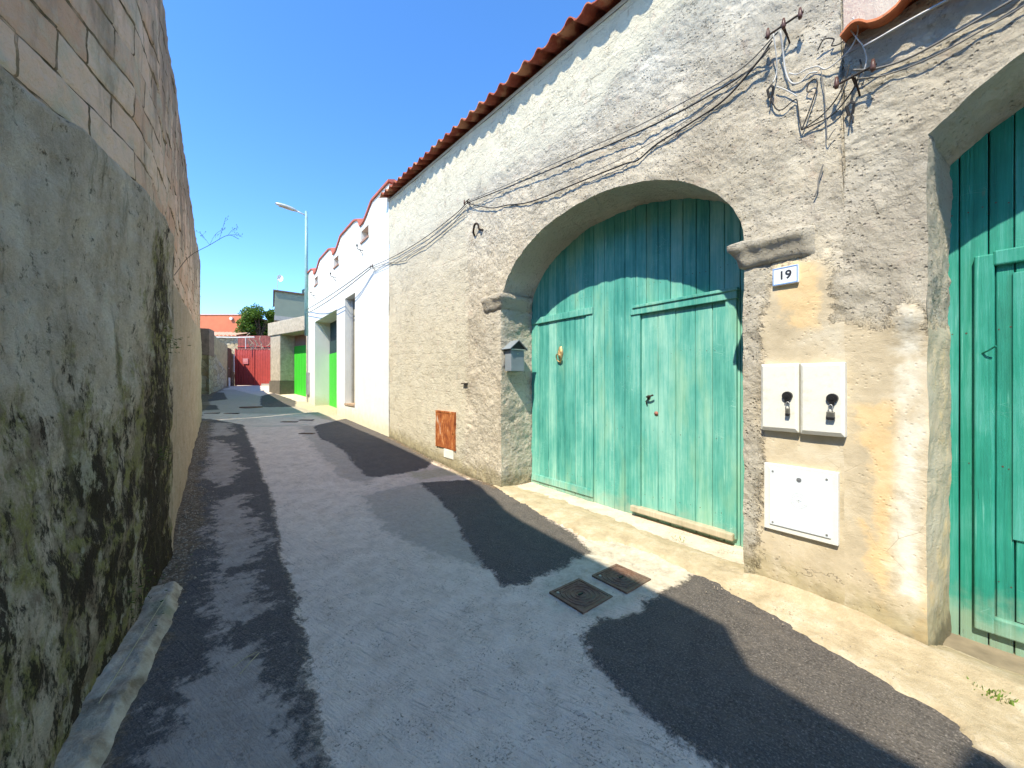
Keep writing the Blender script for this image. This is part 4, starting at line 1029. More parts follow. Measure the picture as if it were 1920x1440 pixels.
m.build('faded_lines', plain('sign_pale', (.7, .42, .42), .6), sg)
m = MB(); m.box(1.55, L_+.3, -.12, -.02, 1.46, 1.62, Mr); m.build('threshold', MGR2, rg)
# tall rusty fence behind the gate
tf = thing('sheet_fence', 'dull brown red sheet fence rising behind the red gate', 'fence', (2.2, 29, 1.5))
Mr0 = Mr; Mr = Matrix.Translation((.22, 1.3, 0)) @ Mr0; V, F = corr(1.6, 4.6, 2.4, x0=-.1, p=.18); mesh_obj('sheet_panel', V, F, plain('rust_red_sheet', (.20, .06, .05), .8, var=.3), tf)
m = MB(); m.box(-.1, 2.3, -.045, -.03, 3.9, 3.96, Mr); m.build('rail', MRED, tf); Mr = Mr0
# left stone wall with yellow ashlar, brown gate
sw = thing('old_stone_wall', 'crumbling stone and yellow ashlar wall on the left near the red gate', 'wall', (.5, 25, 1.3))
wx = Vector((1.16, 5.5, 0)); wx.normalize(); wy = Vector((-wx.y, wx.x, 0))
Ms = Matrix(((wx.x, wy.x, 0, .0), (wx.y, wy.y, 0, 22.45), (0, 0, 1, 0), (0, 0, 0, 1)))
def T(M, V): return [tuple(M @ Vector(v)) for v in V]
def rough_panel(name, poly_top, u0, u1, z0, x, mat, th=.3):
    us = np.linspace(u0, u1, 40); V = []; nz = 30
    for u in us:
        zt = np.interp(u, [a for a, b in poly_top], [b for a, b in poly_top])
        for k in range(nz): V.append((u, x, z0+(zt-z0)*k/(nz-1)))
    V = np.array(V); V[:, 1] -= .05*fbm(V, 2.2, 4); V[:, 2] += .04*fbm(V, 2.5, 3, off=3)*(V[:, 2] > z0+.1)
    V = V.tolist(); F = grid_faces(40, nz).tolist(); b = len(V)
    for i in range(40): V.append((us[i], x+th, V[i*nz+nz-1][2])); V.append((us[i], x+th, z0))
    for i in range(39): F.append([i*nz+nz-1, (i+1)*nz+nz-1, b+2*i+2, b+2*i]); F.append([b+2*i, b+2*i+2, b+2*i+3, b+2*i+1])
    F.append([0, b+1, b, nz-1]); e = 39*nz; F.append([e+nz-1, b+78, b+79, e])
    return mesh_obj(name, T(Ms, V), F, mat, sw, smooth=True)
rough_panel('rubble_base', [(-.3, 3.1), (1.0, 3.0), (2.4, 2.5), (3.4, 2.3)], -.3, 3.3, .9, -.03, MST)
rough_panel('ashlar_wall', [(.6, 4.0), (4.0, 3.72), (5.4, 3.35)], .6, 3.9, 1.0, .05, MYW)
rough_panel('end_pier', [(5.0, 3.35), (5.6, 3.3)], 5.05, 5.6, 1.3, .0, MST)
m = MB(); m.box(3.92, 5.03, .06, .12, 1.45, 3.62, Ms)
for k in range(5): m.box(3.95+k*.22, 4.12+k*.22, .03, .062, 1.5, 3.55, Ms)
bg = m.build('door', MBRN, sw); m = MB(); m.box(4.1, 4.2, .0, .03, 2.45, 2.5, Ms); m.build('handle', MZN, bg)
m = MB(); m.box(-.35, .55, -.06, .3, 2.9, 4.1, Ms); m.build('brick_post', plain('mauve_brick', (.24, .16, .11), .95, var=.3), sw)
m = MB(); m.tube(T(Ms, [(3.7, -.08, 1.35), (3.7, -.08, 1.95)]), .05, 10); m.build('drain_stub', plain('pvc_white', (.7, .62, .62), .6), sw)
m = MB(); m.tube(T(Ms, [(5.1, -.06, 2.3), (5.1, -.06, 3.3)]), .035, 10); m.build('pipe', plain('pvc_pale', (.65, .62, .55), .6), sw)
# pergola rail (white horizontal pipe)
rl = thing('overhead_pipe', 'thin white horizontal pipe spanning above the red gate', 'pipe', (1.1, 27.6, 4.3))
m = MB(); m.tube([(.17, 28.36, 4.33), (1.2, 27.55, 4.31), (2.05, 26.9, 4.33)], .035, 8); m.tube([(1.65, 27.2, 4.3), (1.65, 27.2, 3.65)], .02, 6); m.build('rail', plain('pale_pipe', (.6, .58, .54), .6), rl)
# stone house with salmon eave + orange house behind
sh = thing('stone_house', 'low stone house with one row of salmon tiles on its eave, left of the tree', 'house', (.5, 31.6, 1.5))
Mh = face_cam((-.9, 32.5), 0, 0, 0, 0)
m = MB(); m.box(-1, 3.05, 0, 1.2, 1.4, 4.72, Mh); m.build('wall', MST, sh)
def eave_row(parent, M, u0, u1, z, mat, p=.26):
    n = int((u1-u0)/p*8); V = []; F = []
    for i in range(n+1):
        u = u0+(u1-u0)*i/n; q = ((u-u0)/p) % 1; a = .08*abs(math.sin(math.pi*q))
        for (y, zz) in ((-.32, z+a), (1.25, z+.36+a), (-.32, z+a-.05)): V.append(tuple(M @ Vector((u, y, zz))))
    for i in range(n): F += [(3*i, 3*i+3, 3*i+4, 3*i+1), (3*i+2, 3*i+5, 3*i+3, 3*i)]
    return mesh_obj('roof', V, F, mat, parent)
eave_row(sh, Mh, -1.1, 3.1, 4.72, MT3)
oh = thing('orange_house', 'orange rendered house wall rising behind the salmon tiles, flank coloured darker for its shade', 'house', (.5, 35, 1.8))
Mo = face_cam((-1.5, 36.8), 0, 0, 0, 0)
m = MB(); m.box(-1.5, 4.2, 0, 5, 1.5, 6.62, Mo); m.build('wall', MORG, oh)
m = MB(); m.box(4.2, 5.0, .9, 5, 1.5, 6.55, Mo); m.build('flank_wall', MORG_SHADE, oh)
m = MB(); m.box(-1.6, 4.27, -.05, 5.05, 6.62, 6.68, Mo); m.build('roof', MT3, oh)
m = MB(); m.disc(Mo @ Vector((3.55, -.02, 6.35)), Mo.to_3x3() @ Vector((0, -1, 0)), .12, .12, 12); m.build('wall_lamp', MLAMP, oh)

# tree
def make_tree():
    t = thing('citrus_tree', 'dense bright green tree standing behind the red gate', 'tree', (2.75, 31.6, 1.6))
    r = random.Random(4)
    tr = MB(); c = Vector((2.75, 31.6, 5.85)); tr.tube([(2.75, 31.6, 1.5), (2.8, 31.6, 3.2), (2.72, 31.6, 4.6), (2.75, 31.6, 5.6)], .1, 8, radii=[.12, .08, .05, .03])
    lobes = []
    for k in range(26):
        g = r.uniform(0, 6.28); e = r.uniform(-.75, 1.0); rad = r.uniform(.5, 1.05)
        p = c+Vector((0, 0, -.15))+Vector((math.cos(g)*rad*math.cos(e)*1.15, math.sin(g)*rad*math.cos(e)*1.15, math.sin(e)*1.05)); lobes.append((p, r.uniform(.32, .52)))
        tr.tube([(2.75, 31.6, 4.4+r.random()), tuple(c*.5+p*.5), tuple(p)], .03, 5, radii=[.03, .02, .01])
    tr.build('trunk', MBARK, t)
    V = []; F = []
    for p, rad in lobes:
        for _ in range(420):
            d = Vector((r.gauss(0, 1), r.gauss(0, 1), r.gauss(0, 1))).normalized()*rad*(r.random()**.33)*(1.0 if r.random() < .93 else 1.25); q = p+d
            a = Vector((r.gauss(0, 1), r.gauss(0, 1), r.gauss(0, .6))).normalized(); b = a.cross(Vector((r.gauss(0, 1), r.gauss(0, 1), r.gauss(0, 1)))).normalized(); s = r.uniform(.06, .10)
            n = len(V); V += [tuple(q-a*s), tuple(q+b*s*.45), tuple(q+a*s), tuple(q-b*s*.45)]; F.append((n, n+1, n+2, n+3))
    mesh_obj('crown', V, F, MTREE, t)
make_tree()
def vine():
    t = thing('bare_vine', 'pale leafless vine stems arching over the red gate', 'plant', (2.3, 27.2, 3.6))
    r = random.Random(12); m = MB()
    for k in range(8):
        x = r.uniform(1.9, 2.75); p = [Vector((x, 28.5-x*.55, 3.5))]
        for j in range(5): p.append(p[-1]+Vector((r.uniform(-.22, .16), r.uniform(-.1, .1), r.uniform(.05, .26))))
        m.tube(arc_smooth(p, 3), .02, 5)
    m.build('stem', plain('pale_stem', (.42, .32, .22), .9), t)
vine()

# ================================================================== SMALL THINGS ON THE RIGHT WALL
# number plate
pl = thing('house_number_plate', 'small white tile with blue border reading 19 beside the gateway', 'number plate', (XW-.02, .993, 2.41))
m = MB(); m.box(XW-.035, XW+.02, .912, 1.075, 2.342, 2.475); m.build('tile', MTILEW, pl, bevel=.004)
m = MB()
for bx in ((.914, 1.073, 2.464, 2.472), (.914, 1.073, 2.345, 2.353), (.914, .921, 2.353, 2.464), (1.066, 1.073, 2.353, 2.464)): m.box(XW-.0372, XW-.034, *bx)
m.build('border', MBLU, pl)
fc = bpy.data.curves.new('digits', 'FONT'); fc.body = '19'; fc.size = .085; fc.align_x = 'CENTER'; fc.align_y = 'CENTER'; fc.extrude = .0008; fc.offset = .0018
to = bpy.data.objects.new('digits', fc); COL.objects.link(to); fc.materials.append(MINK); to.parent = pl
TM = Matrix(((0, 0, -1, -.0168), (-1, 0, 0, 0), (0, 1, 0, .0), (0, 0, 0, 1)))
bpy.context.view_layer.update()
dme = bpy.data.meshes.new_from_object(to.evaluated_get(bpy.context.evaluated_depsgraph_get())); bpy.data.objects.remove(to)
do = link('digits', dme, None, pl); do.matrix_local = TM
if not dme.materials: dme.materials.append(MINK)
# meter cabinets
def cabinet(s0, s1, z0, z1, ks, kz, lab, side):
    c = thing('meter_cabinet', lab, 'meter cabinet', (XW-.02, (s0+s1)/2, z0), 'electric meter cabinets beside the gateway')
    m = MB(); xf = XW-.055
    e = .018; V = [(XW+.02, s0, z0), (XW+.02, s1, z0), (XW+.02, s1, z1), (XW+.02, s0, z1), (xf+.018, s0, z0), (xf+.018, s1, z0), (xf+.018, s1, z1), (xf+.018, s0, z1),
        (xf, s0+e, z0+e*1.6), (xf, s1-e, z0+e*1.6), (xf, s1-e, z1-e), (xf, s0+e, z1-e)]
    F = [(0, 4, 5, 1), (1, 5, 6, 2), (2, 6, 7, 3), (3, 7, 4, 0), (4, 8, 9, 5), (5, 9, 10, 6), (6, 10, 11, 7), (7, 11, 8, 4), (8, 11, 10, 9)]
    m.add(V, F); m.build('lid', MBOX, c, bevel=.003)
    k = MB(); k.disc((xf, ks, kz), (-1, 0, 0), .034, .018, 28, .031); k.disc((xf-.018, ks, kz), (-1, 0, 0), .012, .006, 16); k.box(xf-.016, xf, ks-.012, ks+.014, kz-.05, kz-.025)
    kn = k.build('knob', MBLK, c)
    p = MB(); zz = kz-.045; oo = .006*side
    pts = [(xf-.018, ks+oo-.010, zz-.045), (xf-.018, ks+oo-.011, zz-.012), (xf-.018, ks+oo, zz+.002), (xf-.018, ks+oo+.011, zz-.012), (xf-.018, ks+oo+.010, zz-.045)]
    p.tube(arc_smooth(pts, 4), .0035, 8); pd = p.build('padlock', MZN, c, True)
    w = .022 if side > 0 else .013
    q = MB(); q.box(xf-.030, xf-.004, ks+oo-w, ks+oo+w, zz-.085, zz-.045); q.build('lock_body', plain('padlock_body', (.16, .155, .13), .45, .6), pd, bevel=.005)
    q = MB(); q.box(xf-.031, xf-.003, ks+oo-w-.0012, ks+oo+w+.0012, zz-.10, zz-.078); q.build('lock_cover', MBLK, pd, bevel=.006)
cabinet(.906, 1.150, 1.245, 1.752, .972, 1.512, 'left one of two cream meter cabinets, its padlock hanging edge on', -1)
cabinet(.648, .898, 1.240, 1.748, .712, 1.502, 'right one of two cream meter cabinets, its padlock seen flat', 1)
# white square hatch with emblem
ht = thing('utility_hatch', 'white square metal hatch with a round emblem low on the pier', 'hatch', (XW-.01, .908, .49))
m = MB(); m.box(XW-.032, XW+.02, .686, 1.132, .493, .993); m.build('frame', plain('hatch_frame_white', (.68, .67, .60), .6, var=.05), ht, bevel=.004)
m = MB(); m.box(XW-.041, XW-.030, .722, 1.093, .532, .962); pn = m.build('panel', MPL, ht, bevel=.006)
for s in (.745, 1.070):
    for z in (.555, .94): m = MB(); m.disc((XW-.041, s, z), (-1, 0, 0), .007, .004, 10); m.build('screw', MZN, pn)
m = MB(); m.disc((XW-.041, .905, .905), (-1, 0, 0), .015, .004, 16); m.disc((XW-.045, .905, .905), (-1, 0, 0), .007, .003, 10); m.build('keyhole', plain('dull_key', (.25, .26, .27), .5, .5), pn)
m = MB()
def ring(mb, c, r, t, x):
    mb.tube([(x, c[0]+r*math.cos(2*math.pi*k/36), c[1]+r*math.sin(2*math.pi*k/36)) for k in range(37)], t, 6, cap=False)
ring(m, (.905, .755), .052, .0016, XW-.0415); ring(m, (.905, .755), .030, .0014, XW-.0415)
for k in range(9):
    g = -2.5+k*.42; m.disc((XW-.041, .905+.041*math.cos(g), .755+.041*math.sin(g)), (-1, 0, 0), .0042, .002, 8)
m.box(XW-.0435, XW-.041, .890, .920, .752, .758); m.box(XW-.0435, XW-.041, .902, .908, .740, .770)
m.build('emblem', MPL, pn)
# rusty hatch on the block stretch
rh = thing('rusty_hatch', 'rusty iron meter door low on the wall between white building and gateway', 'hatch', (XW-.01, 6.25, .44))
m = MB(); m.box(XW-.03, XW+.02, 5.91, 6.61, .43, 1.10); m.build('sheet_door', MRU, rh, bevel=.004)
m = MB()
for bx in ((5.90, 5.935, .425, 1.105), (6.585, 6.62, .425, 1.105), (5.935, 6.585, 1.075, 1.105)): m.box(XW-.038, XW+.01, *bx)
m.box(XW-.045, XW-.03, 5.95, 5.99, .72, .80); m.build('rim', MRU, rh)
m = MB(); m.box(XW-.024, XW+.01, 5.98, 6.33, .26, .424); m.build('patched_mortar', plain('white_mortar', (.66, .66, .58), .95, bump=.01, bscale=25), rh, bevel=.01)
# letterbox on the gateway's left jamb
lb = thing('letterbox', 'small grey gabled letterbox on the jamb left of the green gate', 'letterbox', (3.575, 4.5, 1.79))
m = MB(); m.box(3.45, 3.70, 4.41, 4.56, 1.79, 2.10); m.build('body', MMB, lb, bevel=.006)
m = MB(); m.prism([(3.425, 2.115), (3.725, 2.115), (3.575, 2.235)], lambda a, b: (a, 4.40, b), lambda a, b: (a, 4.57, b)); m.build('gable', MBLK, lb)
m = MB()
m.prism([(3.41, 2.105), (3.575, 2.238), (3.575, 2.250), (3.40, 2.112)], lambda a, b: (a, 4.375, b), lambda a, b: (a, 4.58, b)); m.prism([(3.74, 2.105), (3.75, 2.112), (3.575, 2.250), (3.575, 2.238)], lambda a, b: (a, 4.375, b), lambda a, b: (a, 4.58, b))
m.build('roof', MMB, lb)
m = MB(); m.box(3.44, 3.71, 4.385, 4.41, 2.098, 2.114); m.build('flap', MZN, lb, bevel=.003); m = MB(); m.disc((3.575, 4.41, 2.045), (0, -1, 0), .012, .006, 14); m.build('lock', MZN, lb)

# iron insulator brackets and cables -------------------------------------------------
def insulator(s, z, lab, n=2, big=1.0):
    o = thing('cable_bracket', lab, 'bracket', (XW, s, z))
    m = MB(); m.tube([(XW+.02, s, z), (XW-.12*big, s, z+.01)], .008, 6)
    m.tube([(XW-.11*big, s+.11*big, z), (XW-.11*big, s-.13*big, z+.015)], .007, 6)
    m.tube([(XW+.02, s-.02, z-.09), (XW-.10*big, s-.01, z)], .006, 6)
    m.build('arm', MIRON, o)
    for k in range(n):
        y = s+.09*big-k*.2*big/max(1, n-1)
        q = MB(); q.tube([(XW-.11*big, y, z-.02), (XW-.11*big, y, z+.0), (XW-.11*big, y, z+.03), (XW-.11*big, y, z+.055)], .02, 10, radii=[.010, .016, .012, .008]); q.build('insulator', plain('brown_porcelain', (.10, .05, .035), .3), o, True)
    return o
insulator(.99, 4.21, 'rusty cable bracket with dark insulators high above the house number', 3, 1.0)
insulator(.60, 3.60, 'tangled cable bracket below the end of the orange tile eave', 2, .9)
insulator(5.44, 4.60, 'cable hook high on the wall at the left shoulder of the arch', 1, .7)
insulator(10.15, 4.66, 'cable hook high on the white wall near its right end', 2, .8)
def clamp(s, z, lab, name='tension_clamp'):
    o = thing(name, lab, 'clamp', (XW-.02, s, z)); r = random.Random(int(s*100)); m = MB()
    m.tube([(XW-.03, s, z+.05), (XW-.045, s+.02, z+.02), (XW-.03, s+.012, z-.04)], .009, 6); m.tube([(XW-.03, s, z+.05), (XW-.05, s-.02, z+.015), (XW-.03, s-.008, z-.04)], .009, 6)
    m.tube([(XW-.03, s, z-.03), (XW-.03, s+.01, z-.11)], .005, 5); m.tube([(XW-.03, s, z-.03), (XW-.03, s-.012, z-.10)], .005, 5); m.build('clamp_body', MBC, o)
clamp(1.085, 3.83, 'black tension clamp hanging under the upper cable bracket')
clamp(.62, 3.44, 'dark clamp dangling among the cable loops right of the bracket')
sh2 = thing('iron_staple', 'dark bent iron staple in the wall left of the arch', 'staple', (XW, 5.2, 4.07))
m = MB(); m.tube(arc_smooth([(XW+.01, 5.33, 4.03), (XW-.05, 5.27, 4.06), (XW-.07, 5.19, 4.15), (XW-.06, 5.12, 4.13), (XW-.05, 5.10, 4.05), (XW+.01, 5.07, 4.04)], 4), .017, 7); m.build('bar', MIRON, sh2)
ir = thing('iron_peg', 'short dark iron peg sticking out of the wall above the rusty hatch', 'peg', (XW, 5.62, 1.62))
m = MB(); m.box(XW-.05, XW+.02, 5.52, 5.66, 1.60, 1.618); m.build('plate', MIRON, ir)
def cable(name, pts, r, mat, label, parent=None, off=.03, cat='cable', group=None, jit=.0):
    rr = random.Random(len(pts)*7+int(pts[0][0]*50)); P = []
    for p in pts:
        s, z = p[0], p[1]; x = XW-(p[2] if len(p) > 2 else off)
        P.append((x, s+rr.uniform(-jit, jit), z+rr.uniform(-jit, jit)))
    m = MB(); m.tube(arc_smooth(P, 7), r*.8, 6); o = m.build(name, mat, None, True, origin=P[0]); tag(o, label, cat, group); return o
GC = 'cables strung along the plastered wall'
cable('cable', [(1.02, 4.20, .10), (1.30, 4.14), (1.75, 4.15), (2.3, 4.19), (3.1, 4.30), (4.2, 4.44), (5.44, 4.61, .06)], .006, MGC, 'straight topmost cable from the upper bracket down to the hook at the arch shoulder', jit=.004, group=GC)
cable('cable', [(1.06, 4.16, .10), (1.25, 4.09), (1.75, 4.07, .045), (2.35, 4.12, .05), (3.2, 4.24, .05), (4.4, 4.42, .05), (5.44, 4.585, .06)], .0085, MBC, 'thick black cable second from the top above the arch', jit=.006, group=GC)
cable('cable', [(1.08, 4.13, .09), (1.4, 3.98), (1.7, 3.93, .03), (2.05, 3.90, .03), (2.25, 3.84, .03), (2.42, 3.87, .03), (3.1, 3.95, .03), (3.86, 4.03, .03), (4.4, 4.18, .03), (4.75, 4.27, .03), (5.1, 4.42, .04), (5.44, 4.58, .06)], .0095, MBC, 'wavy black cable hugging the plaster closest over the arch crown', jit=.006, group=GC)
cable('cable', [(1.10, 4.10, .08), (1.55, 3.99, .04), (2.3, 3.93, .045), (3.2, 4.0, .045)], .0045, MGC, 'thin cable running just above the wavy black one, ending over the arch', jit=.003, group=GC)
cable('cable', [(5.44, 4.60, .06), (5.9, 4.56), (6.9, 4.52), (8.0, 4.53), (9.1, 4.60), (10.1, 4.66, .08)], .009, MBC, 'upper cable between the arch shoulder hook and the white wall', jit=.008, group=GC)
cable('cable', [(5.50, 4.50, .06), (6.1, 4.40), (7.0, 4.34), (7.9, 4.33, .03), (8.05, 4.30), (8.6, 4.40), (9.2, 4.52), (10.15, 4.62, .08)], .009, MGC, 'sagging lower cable between the arch shoulder hook and the white wall', jit=.008, group=GC)
cable('cable', [(5.46, 4.55, .06), (6.2, 4.47), (7.3, 4.42), (8.4, 4.44), (9.1, 4.46, .04), (9.4, 4.50, .05), (10.2, 4.60, .08)], .007, MGC, 'middle cable between the arch shoulder hook and the white wall', jit=.006, group=GC)
cable('cable', [(10.15, 4.68, .09), (11.5, 4.52, .25), (13.5, 4.50, .3), (15.8, 4.60, .25), (18.7, 4.85, .07)], .016, MGC, 'upper cable sagging across the white wall to the street lamp', group='cables across the white wall')
cable('cable', [(10.2, 4.62, .09), (11.6, 4.42, .25), (13.5, 4.36, .3), (15.8, 4.44, .25), (18.7, 4.66, .07)], .016, MGC, 'lower cable sagging across the white wall to the street lamp', group='cables across the white wall')
GW = 'loose wires hanging from the brackets'
cable('wire', [(1.045, 4.20, .11), (1.04, 4.05, .06), (1.05, 3.95), (1.065, 3.88, .05)], .0055, MWC, 'pale wire dropping straight from the bracket to the black clamp', group=GW)
cable('wire', [(1.0, 4.19, .11), (1.0, 4.05, .05), (.99, 3.92), (.955, 3.82), (.90, 3.79), (.85, 3.82), (.80, 3.80)], .0075, MWC, 'pale wire curling down from the bracket and across to the right', group=GW)
cable('wire', [(.97, 3.90, .03), (.92, 3.86), (.86, 3.86), (.80, 3.84), (.75, 3.79), (.66, 3.80, .05), (.60, 3.84, .07), (.575, 3.92, .08), (.60, 4.0, .09)], .0055, MWC, 'pale wire looping up to the end of the orange eave', group=GW)
cable('wire', [(1.05, 3.85, .03), (1.0, 3.80), (.95, 3.74), (.92, 3.70)], .005, MWC, 'short pale wire slanting below the black clamp', group=GW)
cable('wire', [(1.08, 3.76, .04), (1.05, 3.68), (1.01, 3.655), (.96, 3.675), (.925, 3.68), (.915, 3.62), (.905, 3.52), (.893, 3.44)], .0055, MBC, 'dark wire dipping from the clamp then dropping to a point', group=GW)
cable('wire', [(.893, 3.44), (.86, 3.52), (.825, 3.62), (.80, 3.71), (.815, 3.76), (.85, 3.75), (.86, 3.70), (.83, 3.68)], .0055, MBC, 'dark wire rising from the point into a small loop', group=GW)
cable('wire', [(.893, 3.44), (.83, 3.46), (.76, 3.49), (.69, 3.56), (.645, 3.66), (.63, 3.74)], .0055, MBC, 'inner dark wire curving up right from the point', group=GW)
cable('wire', [(.893, 3.44), (.82, 3.44), (.73, 3.45), (.66, 3.50), (.60, 3.58), (.57, 3.68), (.575, 3.74)], .006, MBC, 'outer dark wire curving up right from the point', group=GW)
cable('wire', [(.78, 3.80), (.765, 3.66), (.755, 3.52), (.75, 3.42), (.745, 3.30), (.72, 3.33), (.70, 3.35)], .004, MGC, 'thin wire falling straight down beside the loops', group=GW)
cable('wire', [(.62, 3.95, .08), (.58, 3.85, .09), (.55, 3.78, .07), (.54, 3.70, .05), (.56, 3.63)], .005, MWC, 'pale wire hanging from the conduit end', group=GW)
cable('wire', [(.80, 3.95), (.76, 3.99, .05), (.71, 3.97), (.72, 3.93), (.66, 3.92), (.60, 3.98, .07)], .0055, MBC, 'dark curled wire tail left of the orange eave', group=GW)
cable('wire', [(.77, 3.14), (.795, 3.04), (.80, 2.98), (.82, 2.93)], .006, MGC, 'short bent wire lying on the plaster above the house number', group=GW, off=.022)
cable('cable', [(.60, 3.66, .08), (.50, 3.63, .03), (.35, 3.60, .03), (.15, 3.62, .03), (-.1, 3.66, .03), (-.6, 3.72, .03), (-2, 3.76, .03), (-3.4, 3.76, .03)], .008, MGC, 'cable running right along the wall under the orange eave', group='cables under the orange eave')
cable('cable', [(.58, 3.60, .06), (.45, 3.56, .03), (.25, 3.54, .03), (.0, 3.575, .03), (-.5, 3.67, .03), (-2, 3.72, .03), (-3.4, 3.72, .03)], .006, MGC, 'thinner lower cable running right under the orange eave', group='cables under the orange eave')
cd = cable('conduit', [(.545, 3.765, .10), (.2, 3.785, .10), (-.6, 3.79, .10), (-2, 3.79, .10), (-3.4, 3.79, .10)], .011, MZN, 'thin galvanised conduit just below the orange tile eave', cat='conduit')

# dark patch (hole) beside the cable bracket
# ================================================================== MANHOLES, SLOTS
def square_cover(x0, x1, y0, y1, lab, rings=True):
    z = float(hz((y0+y1)/2)); X, Y = (x0+x1)/2, (y0+y1)/2
    z = float(road_z(np.array([X]), np.array([Y]))[0])+.006
    o = thing('manhole_cover', lab, 'manhole cover', (X, Y, z), 'pair of square iron covers before the gateway')
    m = MB(); m.box(x0, x1, y0, y0+.022, z-.03, z+.006); m.box(x0, x1, y1-.022, y1, z-.03, z+.006); m.box(x0, x0+.022, y0+.022, y1-.022, z-.03, z+.006); m.box(x1-.022, x1, y0+.022, y1-.022, z-.03, z+.006); m.build('frame', MCI, o)
    m = MB(); m.box(x0+.026, x1-.026, y0+.026, y1-.026, z-.03, z+.002)
    # raised ribs
    def cl(r): return max(-(x1-x0)/2+.035, min((x1-x0)/2-.035, r))
    if rings:
        for r in (.035, .065, .095, .125):
            n = 28
            pts = [(X+max(-.135, min(.135, 1.18*r*math.cos(2*math.pi*k/n)*(abs(math.cos(2*math.pi*k/n))**.0))), Y+max(-.135, min(.135, 1.18*r*math.sin(2*math.pi*k/n))), z+.003) for k in range(n+1)]
            m.tube(pts, .006, 5, cap=False)
    for k in range(-5, 6):
        w = .13-abs(k)*.004
        if rings and abs(k) < 4: continue
        m.tube([(X-w, Y+k*.026, z+.003), (X+w, Y+k*.026, z+.003)], .0055, 5)
    if not rings:
        for k in range(-4, 5):
            if abs(k) < 1: continue
    m.build('plate', MCI, o)
    m = MB(); m.box(X-.022, X+.022, Y-.006, Y+.006, z+.001, z+.0098); m.build('lifting_slot', MBLK, o)
    m = MB(); m.disc((x0+.045, y1-.05, z+.002), (0, 0, 1), .011, .007, 8); m.build('bolt', MZN, o)
square_cover(2.055, 2.392, 1.81, 2.15, 'brown square iron cover with round ribs, fully in shade')
square_cover(2.50, 2.832, 1.765, 2.105, 'brown square iron cover nearest the gate with a sunlit corner')
def flush(name, lab, cat, fn, mat, grp=None, loc=None):
    o = thing(name, lab, cat, loc, grp); fn(o); return o
def round_cover(x, y, r):
    z = float(road_z(np.array([x]), np.array([y]))[0])+.012
    o = thing('manhole_cover', 'round dark manhole cover lying in the shaded road by the white building', 'manhole cover', (x, y, z))
    m = MB(); m.disc((x, y, z-.02), (0, 0, 1), r, .024, 36); m.build('plate', MCI, o); m = MB(); m.tube([(x+(r+.02)*math.cos(2*math.pi*k/36), y+(r+.02)*math.sin(2*math.pi*k/36), z-.002) for k in range(37)], .02, 6, cap=False); m.build('frame', MCI, o)
round_cover(1.27, 17.85, .36)
for (xa, ya, xb, yb, lab) in ((1.63, 13.1, 2.0, 12.8, 'left of two dark drain slots in line across the road'), (2.12, 13.15, 2.45, 12.9, 'right of two dark drain slots in line across the road'), (-.15, 16.06, .23, 15.89, 'farther drain slot against the left side of the road'),
        (.35, 15.84, .74, 15.67, 'farther drain slot beside the one at the left edge'), (1.72, 10.69, 1.99, 10.45, 'nearest dark drain slot in the road')):
    z = float(road_z(np.array([(xa+xb)/2]), np.array([(ya+yb)/2]))[0])+.012; d = Vector((xb-xa, yb-ya, 0)); L = d.length; d.normalize(); e = Vector((-d.y, d.x, 0))
    Mx = Matrix(((d.x, e.x, 0, xa), (d.y, e.y, 0, ya), (0, 0, 1, z), (0, 0, 0, 1)))
    o = thing('drain_slot', lab, 'drain', (xa, ya, z), 'dark drain slots across the road'); m = MB(); m.box(0, L, 0, .022, -.02, .008, Mx); m.box(0, L, .10, .122, -.02, .008, Mx)
    for k in range(int(L/.045)): m.box(k*.045, k*.045+.018, .022, .10, -.015, .005, Mx)
    m.build('grating', MCI, o); m = MB(); m.box(0, L, .0, .12, -.03, -.004, Mx); m.build('trough', MBLK, o)

# ================================================================== WEEDS, TWIGS, LITTER
def twig():
    t = thing('wall_twig', 'dry leafless twig growing out of the left wall against the sky', 'plant', (-.28, 4.95, 2.66))
    m = MB(); A = Vector((-.27, 4.98, 2.66)); B = Vector((.0, 5.35, 3.12)); C = Vector((.17, 5.62, 3.35)); D = Vector((.28, 5.72, 3.36))
    m.tube(arc_smooth([A, A*.6+B*.4+Vector((0, 0, .06)), B, C, D], 5), .0028, 5)
    r = random.Random(3)
    for p, q in ((B, B+Vector((.12, .1, .24))), (B*.5+C*.5, C+Vector((-.02, .05, .22))), (C, C+Vector((.10, .02, .12))), (C, C+Vector((.14, .06, .03))), (B, B+Vector((-.08, -.08, .09)))):
        m.tube(arc_smooth([p, (p+q)/2+Vector((r.uniform(-.02, .02), 0, .02)), q], 4), .0015, 4)
        for k in range(5):
            u = p.lerp(q, .4+k*.13); v = u+Vector((r.uniform(-.04, .04), r.uniform(-.03, .03), r.uniform(.01, .05))); m.tube([u, v], .001, 4); m.disc(v, (0, 0, 1), .004, .006, 6)
    m.build('stem', MDRY, t)
twig()
